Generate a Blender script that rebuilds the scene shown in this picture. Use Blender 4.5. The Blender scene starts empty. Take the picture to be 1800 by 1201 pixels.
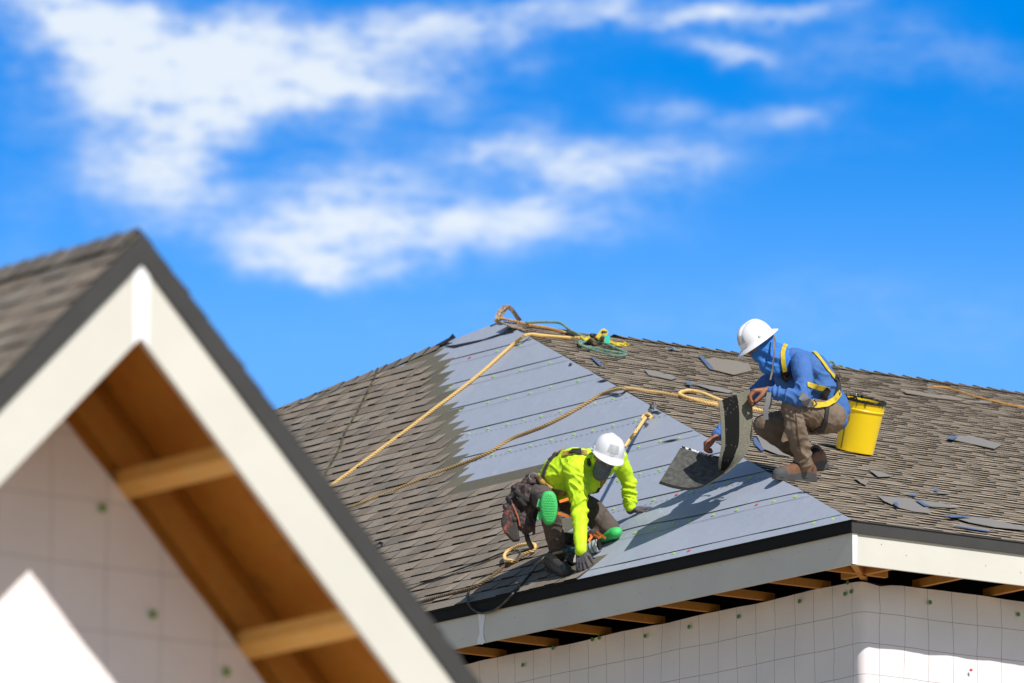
import bpy, bmesh, math, random
from mathutils import Vector as V, Matrix, noise
from mathutils.bvhtree import BVHTree
random.seed(7)
sc = bpy.context.scene
R = math.radians

# ------------------------------------------------------------ camera
PITCH = R(10.82); FPX = 17000.0; EYE = V((0, 0, 1.6))
cd = bpy.data.cameras.new("camera"); cam = bpy.data.objects.new("camera", cd); sc.collection.objects.link(cam)
cam.location = EYE; cam.rotation_euler = (math.pi/2 + PITCH, 0, 0)
cd.sensor_fit = 'HORIZONTAL'; cd.sensor_width = 36; cd.lens = FPX/1800*36
cd.clip_start = 1; cd.clip_end = 4000
cd.dof.use_dof = True; cd.dof.focus_distance = 65.5; cd.dof.aperture_fstop = 5.0
sc.camera = cam

# ------------------------------------------------------------ sun + sky
PHI = R(36.5)
DA = V((-math.sin(PHI), math.cos(PHI), 0))          # along the left-hand eave, away from the corner
DB = V((math.cos(PHI), math.sin(PHI), 0))           # along the right-hand eave, away from the corner
UPZ = V((0, 0, 1))
EL = R(45)
hs = (-DA + -DB*0.03).normalized()
sdir = V((hs.x*math.cos(EL), hs.y*math.cos(EL), math.sin(EL)))
sl = bpy.data.lights.new("sun", 'SUN'); sl.energy = 5.0; sl.angle = R(0.5); sl.color = (1, .955, .88)
so = bpy.data.objects.new("sun", sl); sc.collection.objects.link(so)
so.rotation_euler = sdir.to_track_quat('Z', 'Y').to_euler(); so.location = (0, 0, 60)

sc.view_settings.view_transform = 'Standard'; sc.view_settings.look = 'None'
sc.view_settings.exposure = 0.0; sc.view_settings.gamma = 1.0

world = bpy.data.worlds.new("World"); sc.world = world; world.use_nodes = True
wt = world.node_tree; wt.nodes.clear()
def WN(t, **k):
    n = wt.nodes.new(t)
    for a, b in k.items(): setattr(n, a, b)
    return n
def wset(sock, v):
    if isinstance(v, bpy.types.NodeSocket): wt.links.new(v, sock)
    else: sock.default_value = v
def wm(op, a, b=0.0, c=0.0, clamp=False):
    n = WN('ShaderNodeMath', operation=op, use_clamp=clamp)
    wset(n.inputs[0], a); wset(n.inputs[1], b)
    if op in ('MULTIPLY_ADD', 'SMOOTH_MIN'): wset(n.inputs[2], c)
    return n.outputs[0]
def wmix(f, a, b):
    n = WN('ShaderNodeMix', data_type='RGBA'); wset(n.inputs[0], f); wset(n.inputs[6], a); wset(n.inputs[7], b)
    return n.outputs[2]
sky = WN('ShaderNodeTexSky', sky_type='NISHITA', sun_disc=False)
sky.sun_elevation = EL; sky.sun_rotation = math.atan2(sdir.x, sdir.y); sky.air_density = 1.0; sky.dust_density = .3; sky.ozone_density = 3.0
tc = WN('ShaderNodeTexCoord'); gen = tc.outputs['Generated']
sx = WN('ShaderNodeSeparateXYZ'); wt.links.new(gen, sx.inputs[0])
# azimuth / elevation in degrees of every sky direction
az = wm('MULTIPLY', wm('ARCTAN2', sx.outputs[0], sx.outputs[1]), 57.2958)
elv = wm('MULTIPLY', wm('ARCSINE', sx.outputs[2]), 57.2958)
cxyz = WN('ShaderNodeCombineXYZ'); wset(cxyz.inputs[0], az); wset(cxyz.inputs[1], elv)
def wnoise(vec, scale, detail, rough, sxy=(1, 1), off=(0, 0), rot=0.0):
    mp = WN('ShaderNodeMapping'); wt.links.new(vec, mp.inputs[0])
    mp.inputs['Scale'].default_value = (sxy[0], sxy[1], 1); mp.inputs['Location'].default_value = (off[0], off[1], 0)
    mp.inputs['Rotation'].default_value = (0, 0, rot)
    n = WN('ShaderNodeTexNoise'); n.inputs['Scale'].default_value = scale; n.inputs['Detail'].default_value = detail
    n.inputs['Roughness'].default_value = rough; wt.links.new(mp.outputs[0], n.inputs['Vector'])
    return n
w1 = wnoise(cxyz.outputs[0], 1.3, 5, .55)
sw = WN('ShaderNodeSeparateColor'); wt.links.new(w1.outputs['Color'], sw.inputs[0])
azw = wm('ADD', az, wm('MULTIPLY', wm('SUBTRACT', sw.outputs[0], .5), .9))
elw = wm('ADD', elv, wm('MULTIPLY', wm('SUBTRACT', sw.outputs[1], .5), .55))
DEG = 180/math.pi/FPX
def skyc(px, py): return ((px-900)*DEG, math.degrees(PITCH)-(py-600)*DEG)
clouds = [  # centre px, radii px, rotation deg (ccw), weight
 (150,60,190,75,-20,.95),(330,130,250,90,-8,1.0),(620,140,210,38,2,.95),(560,45,330,60,-3,.75),(1000,25,330,32,3,.7),(1240,22,240,18,8,.75),
 (260,225,120,110,-25,.85),(330,310,110,50,-12,.55),(200,310,60,60,0,.35),(430,190,120,45,10,.5),
 (590,345,120,60,25,.75),(510,425,180,55,-8,1.0),(700,380,110,38,0,.7),(890,400,210,48,2,1.0),(560,478,110,22,-4,.7),
 (880,265,120,24,-4,.75),(960,230,60,40,10,.45),(1120,300,150,48,2,.85),(800,305,240,30,0,.35),(1010,340,90,30,10,.35),
 (1290,72,110,16,3,.75),(1390,190,90,26,0,.62),(1620,100,260,60,-5,.42),(1500,250,260,40,5,.16),(1210,200,110,30,-10,.5),(840,195,70,30,0,.35),
 (30,330,80,190,0,.22),(55,20,70,34,-35,.6),(1150,560,300,40,0,.16),(1600,560,340,90,0,.25),(650,600,260,60,0,.15)]
tot = 0.0
for (px, py, rx, ry, ro, w) in clouds:
    cx, cy = skyc(px, py); c, s = math.cos(R(ro)), math.sin(R(ro))
    dx = wm('SUBTRACT', azw, cx); dy = wm('SUBTRACT', elw, cy)
    X = wm('ADD', wm('MULTIPLY', dx, c/(rx*DEG)), wm('MULTIPLY', dy, s/(rx*DEG)))
    Y = wm('ADD', wm('MULTIPLY', dx, -s/(ry*DEG)), wm('MULTIPLY', dy, c/(ry*DEG)))
    g = wm('EXPONENT', wm('MULTIPLY', wm('ADD', wm('MULTIPLY', X, X), wm('MULTIPLY', Y, Y)), -.8))
    tot = wm('MULTIPLY_ADD', g, w, tot)
n2 = wnoise(cxyz.outputs[0], 1.6, 9, .62, (1, 2.0), (3, 1), R(12))
n3 = wnoise(cxyz.outputs[0], .12, 6, .6, (1, 2.4), (7, 2))        # wider sky beyond this patch
br = WN('ShaderNodeMapRange', interpolation_type='SMOOTHSTEP'); wset(br.inputs[0], n3.outputs[0])
br.inputs[1].default_value = .52; br.inputs[2].default_value = .75; br.inputs[4].default_value = .8
far = wm('GREATER_THAN', wm('ADD', wm('ABSOLUTE', az), wm('ABSOLUTE', wm('SUBTRACT', elv, 11))), 7.0)
n4 = wnoise(cxyz.outputs[0], 3.8, 8, .72, (1, 2.8), (5, 9), R(8))
dens = wm('MULTIPLY', tot, wm('ADD', wm('MULTIPLY_ADD', n2.outputs[0], 2.1, -.22), wm('MULTIPLY_ADD', n4.outputs[0], 1.7, -.85)))
mr = WN('ShaderNodeMapRange', interpolation_type='SMOOTHSTEP'); wset(mr.inputs[0], dens)
mr.interpolation_type = 'SMOOTHSTEP'; mr.inputs[1].default_value = 0; mr.inputs[2].default_value = 1.45; mr.inputs[4].default_value = .97
cl = wm('ADD', mr.outputs[0], wm('MULTIPLY', br.outputs[0], far), clamp=True)
# clear sky: physical sky, deepened, paler toward the horizon
hsv = WN('ShaderNodeHueSaturation'); hsv.inputs['Saturation'].default_value = 1.25; hsv.inputs['Value'].default_value = 1.0
wt.links.new(sky.outputs[0], hsv.inputs['Color'])
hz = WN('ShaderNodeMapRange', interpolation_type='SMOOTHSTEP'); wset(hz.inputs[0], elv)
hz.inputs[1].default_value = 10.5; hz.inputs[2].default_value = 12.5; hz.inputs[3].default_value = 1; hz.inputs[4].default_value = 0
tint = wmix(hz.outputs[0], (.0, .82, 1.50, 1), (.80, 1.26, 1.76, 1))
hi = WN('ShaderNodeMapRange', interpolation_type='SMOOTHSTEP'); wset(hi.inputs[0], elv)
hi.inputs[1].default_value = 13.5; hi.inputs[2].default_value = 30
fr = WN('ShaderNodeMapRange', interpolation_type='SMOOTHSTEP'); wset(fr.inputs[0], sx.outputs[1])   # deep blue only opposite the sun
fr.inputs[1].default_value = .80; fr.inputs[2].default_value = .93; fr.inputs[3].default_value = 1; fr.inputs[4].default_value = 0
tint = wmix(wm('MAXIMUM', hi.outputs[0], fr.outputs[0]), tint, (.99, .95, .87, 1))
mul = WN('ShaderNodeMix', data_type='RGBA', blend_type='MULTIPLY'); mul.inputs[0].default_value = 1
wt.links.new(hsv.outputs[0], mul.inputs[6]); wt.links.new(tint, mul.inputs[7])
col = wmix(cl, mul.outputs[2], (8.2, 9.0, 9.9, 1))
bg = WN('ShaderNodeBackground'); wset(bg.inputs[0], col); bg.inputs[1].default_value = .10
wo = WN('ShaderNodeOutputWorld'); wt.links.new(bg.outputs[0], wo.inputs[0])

# ------------------------------------------------------------ helpers
COL = sc.collection
def ray(px, py):
    x = (px-900)/FPX; u = -(py-600.5)/FPX
    return V((x, math.cos(PITCH)-u*math.sin(PITCH), math.sin(PITCH)+u*math.cos(PITCH)))
def W(px, py, Y):
    r = ray(px, py); return EYE + r*(Y/r.y)
def hit(px, py, O, n):
    r = ray(px, py); return EYE + r*((O-EYE).dot(n)/r.dot(n))
ORG = {}
def thing(name, label, cat, loc, group=None):
    o = bpy.data.objects.new(name, None); COL.objects.link(o); o.location = loc; o.empty_display_size = .1
    o['label'] = label; o['category'] = cat
    if group: o['group'] = group
    ORG[o.name] = V(loc); return o
def tag(o, label, cat, group=None):
    o['label'] = label; o['category'] = cat
    if group: o['group'] = group
    return o
class MB:
    def __init__(s): s.v = []; s.f = []; s.c = []; s.m = []; s.uv = []; s.has = False
    def add(s, pts, faces, col=None, mi=0, uvs=None):
        b = len(s.v); s.v += [V(p) for p in pts]
        for f in faces:
            s.f.append([b+i for i in f]); s.c.append(col); s.m.append(mi)
            s.uv.append([uvs[i] for i in f] if uvs else None)
        return s
    def box(s, o, ex, ey, ez, col=None, mi=0):
        o = V(o); p = [o, o+ex, o+ex+ey, o+ey]; p += [q+ez for q in p]
        return s.add(p, [(0,3,2,1),(4,5,6,7),(0,1,5,4),(1,2,6,5),(2,3,7,6),(3,0,4,7)], col, mi)
    def prism(s, poly, ext, col=None, mi=0):
        n = len(poly); p = [V(q) for q in poly]; p += [q+ext for q in p]
        return s.add(p, [list(range(n))[::-1], list(range(n, 2*n))] + [(i, (i+1) % n, n+(i+1) % n, n+i) for i in range(n)], col, mi)
    def tube(s, pts, r, n=8, col=None, mi=0, cap=True):
        pts = [V(p) for p in pts]; b = len(s.v); m = len(pts); up = None
        rr = r if isinstance(r, (list, tuple)) else [r]*m
        for i, p in enumerate(pts):
            t = (pts[min(i+1, m-1)]-pts[max(i-1, 0)])
            t = t.normalized() if t.length > 1e-9 else V((0, 0, 1))
            if up is None: up = t.orthogonal().normalized()
            up = (up - t*up.dot(t))
            up = up.normalized() if up.length > 1e-6 else t.orthogonal().normalized()
            sd = t.cross(up)
            for k in range(n):
                a = 2*math.pi*k/n; s.v.append(p+(up*math.cos(a)+sd*math.sin(a))*rr[i])
        for i in range(m-1):
            for k in range(n):
                s.f.append([b+i*n+k, b+i*n+(k+1) % n, b+(i+1)*n+(k+1) % n, b+(i+1)*n+k]); s.c.append(col); s.m.append(mi); s.uv.append(None)
        if cap:
            s.f.append([b+k for k in range(n)][::-1]); s.f.append([b+(m-1)*n+k for k in range(n)])
            s.c += [col]*2; s.m += [mi]*2; s.uv += [None]*2
        return s
    def build(s, name, mats, parent=None, smooth=False, loc=None):
        if not isinstance(mats, (list, tuple)): mats = [mats]
        if parent is not None: org = ORG[parent.name]
        elif loc is not None: org = V(loc)
        else:
            n = len(s.v); org = V((sum(p.x for p in s.v)/n, sum(p.y for p in s.v)/n, min(p.z for p in s.v)))
        me = bpy.data.meshes.new(name); me.from_pydata([p-org for p in s.v], [], s.f)
        for m in mats: me.materials.append(m)
        me.polygons.foreach_set('material_index', s.m)
        if any(c is not None for c in s.c):
            at = me.color_attributes.new('Col', 'FLOAT_COLOR', 'CORNER'); buf = []
            for f, c in zip(s.f, s.c):
                c = c or (1, 1, 1)
                if isinstance(c[0], (tuple, list)):
                    for q in c: buf += [q[0], q[1], q[2], 1]
                else: buf += [c[0], c[1], c[2], 1]*len(f)
            at.data.foreach_set('color', buf)
        if any(u is not None for u in s.uv):
            ul = me.uv_layers.new(name='UVMap'); buf = []
            for f, u in zip(s.f, s.uv):
                for i in range(len(f)): buf += list(u[i]) if u else [0, 0]
            ul.data.foreach_set('uv', buf)
        if smooth: me.polygons.foreach_set('use_smooth', [True]*len(me.polygons))
        me.update(); o = bpy.data.objects.new(name, me); COL.objects.link(o)
        if parent is not None: o.parent = parent
        else: o.location = org
        ORG[o.name] = org; return o

def catmull(pts, step):
    pts = [V(p) for p in pts]; out = []
    P = [pts[0]*2-pts[1]] + pts + [pts[-1]*2-pts[-2]]
    for i in range(1, len(P)-2):
        n = max(1, int((P[i+1]-P[i]).length/step))
        for k in range(n):
            t = k/n; a, b, c, d = P[i-1], P[i], P[i+1], P[i+2]
            out.append(.5*((2*b)+(c-a)*t+(2*a-5*b+4*c-d)*t*t+(3*b-a-3*c+d)*t**3))
    out.append(pts[-1]); return out

# ------------------------------------------------------------ materials
def mat(name, col, rough=.7, var=.0, vscale=8, bump=0, bscale=60, metal=0, vcol=False, spec=.5, col2=None, stain=None, sheen=0):
    m = bpy.data.materials.new(name); m.use_nodes = True; t = m.node_tree; b = t.nodes['Principled BSDF']
    b.inputs['Roughness'].default_value = rough; b.inputs['Metallic'].default_value = metal
    b.inputs['Specular IOR Level'].default_value = spec
    tcn = t.nodes.new('ShaderNodeTexCoord'); vec = tcn.outputs['Object']
    def nz(scale, det=4, rg=.6):
        n = t.nodes.new('ShaderNodeTexNoise'); n.inputs['Scale'].default_value = scale; n.inputs['Detail'].default_value = det
        n.inputs['Roughness'].default_value = rg; t.links.new(vec, n.inputs['Vector']); return n.outputs[0]
    def mix(f, a, c, bt='MIX'):
        n = t.nodes.new('ShaderNodeMix'); n.data_type = 'RGBA'; n.blend_type = bt
        for s_, v_ in ((0, f), (6, a), (7, c)):
            if isinstance(v_, bpy.types.NodeSocket): t.links.new(v_, n.inputs[s_])
            else: n.inputs[s_].default_value = v_
        return n.outputs[2]
    c = (*col, 1)
    if vcol:
        at = t.nodes.new('ShaderNodeVertexColor'); at.layer_name = 'Col'; c = mix(1.0, at.outputs[0], c, 'MULTIPLY')
    if col2 is not None: # blend of two colours by noise
        r = t.nodes.new('ShaderNodeMapRange'); t.links.new(nz(vscale), r.inputs[0]); r.inputs[1].default_value = .4; r.inputs[2].default_value = .62
        c = mix(r.outputs[0], c, (*col2, 1))
    if var:
        r = t.nodes.new('ShaderNodeMapRange'); t.links.new(nz(vscale), r.inputs[0]); r.inputs[1].default_value = .3; r.inputs[2].default_value = .7
        r.inputs[3].default_value = 1-var; r.inputs[4].default_value = 1+var
        cc = t.nodes.new('ShaderNodeCombineColor')
        for i in range(3): t.links.new(r.outputs[0], cc.inputs[i])
        c = mix(1.0, c, cc.outputs[0], 'MULTIPLY')
    if stain is not None: # (colour, scale, lo, hi)
        r = t.nodes.new('ShaderNodeMapRange'); t.links.new(nz(stain[1], 5, .7), r.inputs[0]); r.inputs[1].default_value = stain[2]; r.inputs[2].default_value = stain[3]
        c = mix(r.outputs[0], c, (*stain[0], 1))
    if isinstance(c, tuple): b.inputs['Base Color'].default_value = c
    else: t.links.new(c, b.inputs['Base Color'])
    if bump:
        bp = t.nodes.new('ShaderNodeBump'); bp.inputs['Distance'].default_value = bump; bp.inputs['Strength'].default_value = 1
        t.links.new(nz(bscale), bp.inputs['Height']); t.links.new(bp.outputs[0], b.inputs['Normal'])
    m['c'] = 1
    return m

def grid_wrap(name, base, cell=.21, ink=.8):
    """house wrap: white sheet with printed grid lines, faint creases"""
    m = mat(name, base, .45, .03, 3, .004, 5); t = m.node_tree; b = t.nodes['Principled BSDF']
    prev = b.inputs['Base Color'].links[0].from_socket
    uv = t.nodes.new('ShaderNodeUVMap'); uv.uv_map = 'UVMap'
    nzn = t.nodes.new('ShaderNodeTexNoise'); nzn.inputs['Scale'].default_value = 2.2; nzn.inputs['Detail'].default_value = 2
    t.links.new(uv.outputs[0], nzn.inputs['Vector'])
    sep0 = t.nodes.new('ShaderNodeSeparateColor'); t.links.new(nzn.outputs['Color'], sep0.inputs[0])
    sp = t.nodes.new('ShaderNodeSeparateXYZ'); t.links.new(uv.outputs[0], sp.inputs[0])
    def mth(op, a, c=0.0):
        n = t.nodes.new('ShaderNodeMath'); n.operation = op
        for i, v_ in enumerate((a, c)):
            if isinstance(v_, bpy.types.NodeSocket): t.links.new(v_, n.inputs[i])
            else: n.inputs[i].default_value = v_
        return n.outputs[0]
    lines = []
    for i, amp in ((0, .03), (1, .02)):
        q = mth('ADD', sp.outputs[i], mth('MULTIPLY', mth('SUBTRACT', sep0.outputs[i], .5), amp))
        fr = mth('FRACT', mth('DIVIDE', q, cell)); d = mth('ABSOLUTE', mth('SUBTRACT', fr, .5))
        lines.append(mth('LESS_THAN', d, .0019/cell))
    l = mth('MULTIPLY', mth('MAXIMUM', *lines), ink)
    mx = t.nodes.new('ShaderNodeMix'); mx.data_type = 'RGBA'; t.links.new(l, mx.inputs[0]); t.links.new(prev, mx.inputs[6]); mx.inputs[7].default_value = (.07, .07, .09, 1)
    t.links.new(mx.outputs[2], b.inputs['Base Color'])
    return m

def granule(name, tint, rough=.95, sc_=170):
    """asphalt shingle: per-tab colour times mineral granule speckle"""
    m = mat(name, tint, rough, .45, sc_, .0015, sc_, vcol=True, spec=.2)
    return m
M = {}
M['shingle'] = granule('weathered_shingle', (1, 1, 1))
M['under'] = mat('roof_underlayment', (.39, .42, .505), .5, .07, 5, .006, 7, col2=(.36, .395, .47), spec=.4, stain=((.47, .48, .51), 7, .62, .72))
M['line'] = mat('print_and_shadow_line', (.02, .02, .03), .8)
M['asphalt'] = mat('asphalt_edge', (.012, .012, .012), .55)
M['fascia'] = mat('cream_fascia_paint', (.635, .615, .55), .5, .04, 2.5, .0008, 12, stain=((.60, .56, .46), 3, .66, .85))
M['white'] = mat('white_caulk', (.86, .86, .88), .5, .03, 10)
M['drip_shade'] = mat('shade_darkened_drip_metal', (.014, .013, .013), .7, .15, 6, spec=.15)  # same trim metal as the charcoal, with the left eave's shade in its colour
M['drip_shade2'] = mat('charcoal_drip_metal', (.048, .047, .046), .6, .1, 5, spec=.3)
M['wrap'] = grid_wrap('house_wrap', (.82, .775, .785), ink=.68)
M['wrap2'] = grid_wrap('house_wrap_near', (.88, .82, .83), .30, .55)
M['pine'] = mat('pine_lumber', (.60, .28, .05), .75, .3, 18, .001, 60, col2=(.42, .17, .025))
M['ply'] = mat('plywood_deck', (.62, .25, .022), .8, .5, 9, .001, 40, col2=(.34, .12, .009))
M['pine_pale'] = mat('pale_pine_lumber', (.82, .46, .12), .7, .2, 14, .001, 60, col2=(.66, .33, .07))
M['shade_wood'] = mat('shade_painted_lumber', (.035, .02, .012), .9)  # near-black colour paints in the shade of the open eave and attic
M['green_cap'] = mat('green_cap_plastic', (.05, .26, .05), .4)
M['green_cap2'] = mat('pale_green_cap_plastic', (.18, .36, .10), .4)
M['lime_cap'] = mat('lime_cap_plastic', (.42, .80, .05), .4)
M['red_cap'] = mat('red_cap_plastic', (.75, .04, .06), .4)
M['ground'] = mat('bare_earth', (.33, .26, .18), .95, .25, .5, .02, 3)
M['rope'] = mat('manila_rope', (.78, .55, .22), .85, .2, 120, .001, 300, col2=(.66, .43, .15))
M['rope_tan'] = mat('tan_rope', (.56, .38, .17), .85, .25, 120, .001, 300, col2=(.44, .29, .12))
M['rope_dark'] = mat('dirty_rope', (.22, .15, .08), .9, .3, 60, .001, 300, col2=(.09, .06, .04))
M['rope_old'] = mat('orange_brown_rope', (.50, .27, .08), .9, .25, 80)
M['rope_green'] = mat('green_rope', (.09, .21, .155), .85, .3, 90, .001, 300, col2=(.21, .30, .25))
M['black'] = mat('black_rubber', (.014, .014, .016), .45)
M['blackcloth'] = mat('black_fabric', (.02, .018, .018), .85, .3, 30, .003, 40)
M['hose'] = mat('air_hose_rubber', (.035, .03, .025), .4, .3, 12, col2=(.10, .085, .03))
M['hivis'] = mat('lime_shirt_fabric', (.56, .82, .025), .75, .10, 9, .0035, 22, stain=((.42, .55, .02), 9, .60, .78), spec=.25)
M['blue'] = mat('blue_shirt_fabric', (.058, .155, .42), .8, .10, 9, .004, 20, stain=((.09, .15, .30), 7, .60, .76), spec=.25)
M['gaiter'] = mat('bright_blue_gaiter', (.025, .17, .55), .75, .10, 14, .005, 26)
M['tan'] = mat('tan_work_trousers', (.20, .15, .112), .9, .12, 10, .004, 26, stain=((.13, .10, .075), 7, .5, .68), spec=.2)
M['brown'] = mat('brown_grey_trousers', (.105, .083, .075), .9, .12, 12, .004, 24, spec=.2)
M['skin'] = mat('skin', (.30, .12, .062), .55, .1, 30, .0008, 120)
M['glove'] = mat('grey_knit_glove', (.085, .078, .09), .85, .15, 60, .001, 200)
M['mask'] = mat('slate_face_mask', (.10, .11, .15), .8, .12, 20, .003, 30)
M['helmet'] = mat('white_hardhat_plastic', (.80, .81, .84), .22, .02, 6, spec=.5)
M['helmet_mark'] = mat('grey_hardhat_sticker', (.50, .52, .55), .4)
M['lime_strap'] = mat('lime_webbing', (.45, .80, .03), .7)
M['yellow_web'] = mat('yellow_webbing', (.58, .44, .02), .65, .15, 30, stain=((.35, .16, .01), 18, .58, .68))
M['brown_web'] = mat('dirty_yellow_webbing', (.38, .24, .05), .8, .25, 30, stain=((.10, .06, .03), 14, .5, .62))
M['grey_web'] = mat('grey_webbing', (.17, .17, .18), .8)
M['dark_web'] = mat('black_webbing', (.03, .03, .032), .8, .2, 40)
M['metal'] = mat('worn_steel', (.35, .34, .33), .4, .2, 30, metal=.8)
M['buckle'] = mat('brown_steel_buckle', (.16, .12, .09), .45, .2, 40, metal=.5)
M['pad'] = mat('green_knee_pad_foam', (.05, .52, .13), .6, .08, 30, .002, 120)
M['pad_light'] = mat('bright_green_pad_face', (.10, .62, .20), .6, .06, 60)
M['orange'] = mat('orange_rubber_strap', (.70, .19, .03), .55, .15, 40)
M['leather'] = mat('dark_tool_leather', (.035, .025, .023), .7, .4, 16, .004, 30, col2=(.085, .05, .045))
M['redleather'] = mat('scuffed_red_leather', (.03, .022, .02), .6, .2, 14, .003, 30, stain=((.40, .085, .05), 17, .55, .64))
M['red_edge'] = mat('worn_orange_red_edge', (.42, .11, .05), .7, .3, 30)
M['boot'] = mat('brown_boot_leather', (.17, .082, .045), .6, .15, 22, .001, 60)
M['boot_dark'] = mat('dark_work_boot', (.045, .042, .038), .65, .2, 30, .001, 60)
M['sole'] = mat('grey_rubber_sole', (.07, .07, .075), .8)
M['bucket'] = mat('yellow_bucket_plastic', (.88, .62, .004), .38, .03, 5)
M['tar'] = mat('black_roof_tar', (.008, .008, .01), .22, .2, 40, .004, 60)
M['teal'] = mat('teal_plastic', (.03, .50, .38), .5)
M['tool_grey'] = mat('grey_tool_housing', (.45, .46, .47), .4, .1, 20)
M['tool_teal'] = mat('teal_tool_housing', (.05, .12, .14), .45)
M['brass'] = mat('brass_fitting', (.50, .33, .20), .4, metal=.4)
M['rust'] = mat('rusty_anchor_steel', (.20, .13, .09), .7, .3, 40, col2=(.33, .26, .20))
M['bluetint'] = mat('blue_film_backing', (.09, .14, .26), .5, .2, 20)

# ------------------------------------------------------------ far house frame
Cc = W(1497, 915, 62.96)                              # eave corner nearest the camera (roof surface)
PA = .76
nA = V((-DB.x*PA, -DB.y*PA, 1)).normalized()
UA = (DB + UPZ*PA).normalized()
PK = hit(880, 565, Cc, nA)                            # peak where hips and ridge meet
sA = (PK-Cc).dot(DA); sB = (PK-Cc).dot(DB); hP = PK.z-Cc.z
PB = hP/sA
nB = V((-DA.x*PB, -DA.y*PB, 1)).normalized()
UB = (DA + UPZ*PB).normalized()
uPA = (PK-Cc).dot(UA); uPB = (PK-Cc).dot(UB)
Ql = hit(490, 722, Cc, nA); qa = (Ql-Cc).dot(DA); qu = (Ql-Cc).dot(UA)
aL = sA + (qa-sA)/(uPA-qu)*uPA                        # where the left hip meets the eave
LB = sB*2 + 8.5                                       # length of the right-hand eave
PK2 = PK + DB*8.5
def onA(px, py, h=0.0): return hit(px, py, Cc+nA*h, nA)
def onB(px, py, h=0.0): return hit(px, py, Cc+nB*h, nB)
def ptA(a, u, h=0.0): return Cc + DA*a + UA*u + nA*h
def ptB(b, u, h=0.0): return Cc + DB*b + UB*u + nB*h
def coA(px, py): p = onA(px, py)-Cc; return p.dot(DA), p.dot(UA)
def coB(px, py): p = onB(px, py)-Cc; return p.dot(DB), p.dot(UB)

def shingle_rows(mb, P3, lo, hi, u1, kind, expo=.143, seed=1, u0=0.0):
    """courses of laminated tabs; P3(a,u,h) -> point"""
    rnd = random.Random(seed); k = 0; u = u0
    while u < u1-.02:
        ub = min(u+expo+.003, u1); a = lo(u)-rnd.random()*.2; amax = max(hi(u), hi(ub)); thick = rnd.random() < .5
        amin = min(lo(u), lo(ub))
        if a < amin-.3: a = amin-rnd.random()*.2
        while a < amax:
            w = rnd.uniform(.09, .24) if not thick else rnd.uniform(.08, .20)
            a2 = a+w
            x0, x1 = max(a, lo(u)), min(a2, hi(u)); y0, y1 = max(a, lo(ub)), min(a2, hi(ub))
            if x1 > x0+.003 or y1 > y0+.003:
                x1 = max(x1, x0); y1 = max(y1, y0)
                t = (.0125 if thick else .0062)+rnd.uniform(-.001, .0015)
                g = kind(rnd, thick)
                e = rnd.uniform(-.003, .003)
                p = [P3(x0, u+e, 0), P3(x1, u+e, 0), P3(x0, u+e, t), P3(x1, u+e, t), P3(y0, ub, .002), P3(y1, ub, .002)]
                mb.add(p, [(2, 3, 5, 4)], g); mb.add(p, [(0, 1, 3, 2)], (.028, .025, .022))
                if thick: mb.add(p, [(0, 2, 4), (1, 5, 3)], (.05, .045, .04))
            a = a2; thick = not thick if rnd.random() < .8 else thick
        u += expo; k += 1
def kindA(rnd, th):
    g = rnd.uniform(.78, 1.20)*(1.0 if th else .93); w = rnd.uniform(-.012, .012)
    return (.255*g+w, .210*g, .168*g-w*.6)
def kindB(rnd, th):
    g = rnd.uniform(.82, 1.2)*(1.15 if th else .60)
    return (.40*g, .325*g, .245*g)

# ------------------------------------------------------------ ground
g = MB(); g.add([(-1500, -1500, 0), (1500, -1500, 0), (1500, 1500, 0), (-1500, 1500, 0)], [(0, 1, 2, 3)])
go = g.build('ground', M['ground'], loc=(0, 0, 0)); go['kind'] = 'structure'

# ------------------------------------------------------------ far house
HL = "unfinished hip roof house with half shingled roof, cream fascia and white house wrap"
house = thing('hip_roof_house', HL, 'house', (Cc.x, Cc.y, 0))
C1 = Cc+DB*LB; C2 = Cc+DA*aL; C3 = C2+DB*LB
deck = MB()
dn = V((0, 0, -.022)); tops = [Cc, C2, C3, C1, PK, PK2]
tops = [p+V((0, 0, -.003)) for p in tops]
pts = tops+[p+dn for p in tops]
deck.add(pts, [(0, 4, 1), (0, 3, 5, 4), (1, 4, 5, 2), (3, 2, 5), (6, 7, 10), (6, 10, 11, 9), (7, 8, 11, 10), (9, 11, 8), (0, 1, 7, 6), (1, 2, 8, 7), (2, 3, 9, 8), (3, 0, 6, 9)])
deck.build('roof_deck', M['shade_wood'], house)

# shingle laying limits on the left-hand face
EXP = .143
def hipA(u): return sA*u/uPA                          # right hip
def leftA(u): return aL-(aL-sA)*u/uPA                 # left hip
HLAP = .335                                           # full shingle height: cut tips sit this far above each butt
a_t, u_t = coA(786, 604); a_b, u_b = coA(832, 818); u_t -= HLAP; u_b -= HLAP
_, u_low = coA(905, 818); u_low -= HLAP                              # top of the lower, wider block
a_lt, u_lt = coA(962, 803); a_lb, u_lb = coA(1060, 972); u_lt -= HLAP; u_lb -= HLAP
nlow = int(u_low/EXP)
def endA(u):
    k = int(u/EXP+.5)
    if k <= nlow:
        t = (k*EXP-u_lb)/(u_lt-u_lb); return max(hipA(u)+.5, a_lb+(a_lt-a_lb)*t) + (.05 if k % 2 else -.04)
    t = (k*EXP-u_b)/(u_t-u_b); jit = ((k*37) % 11-5)*.012
    return a_b+(a_t-a_b)*t+jit
sh = MB()
rowlo = {}
def loA(u):
    k = math.floor(u/EXP+1e-6) if abs(u/EXP-round(u/EXP)) > .03 else round(u/EXP)
    return endA(k*EXP)
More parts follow.
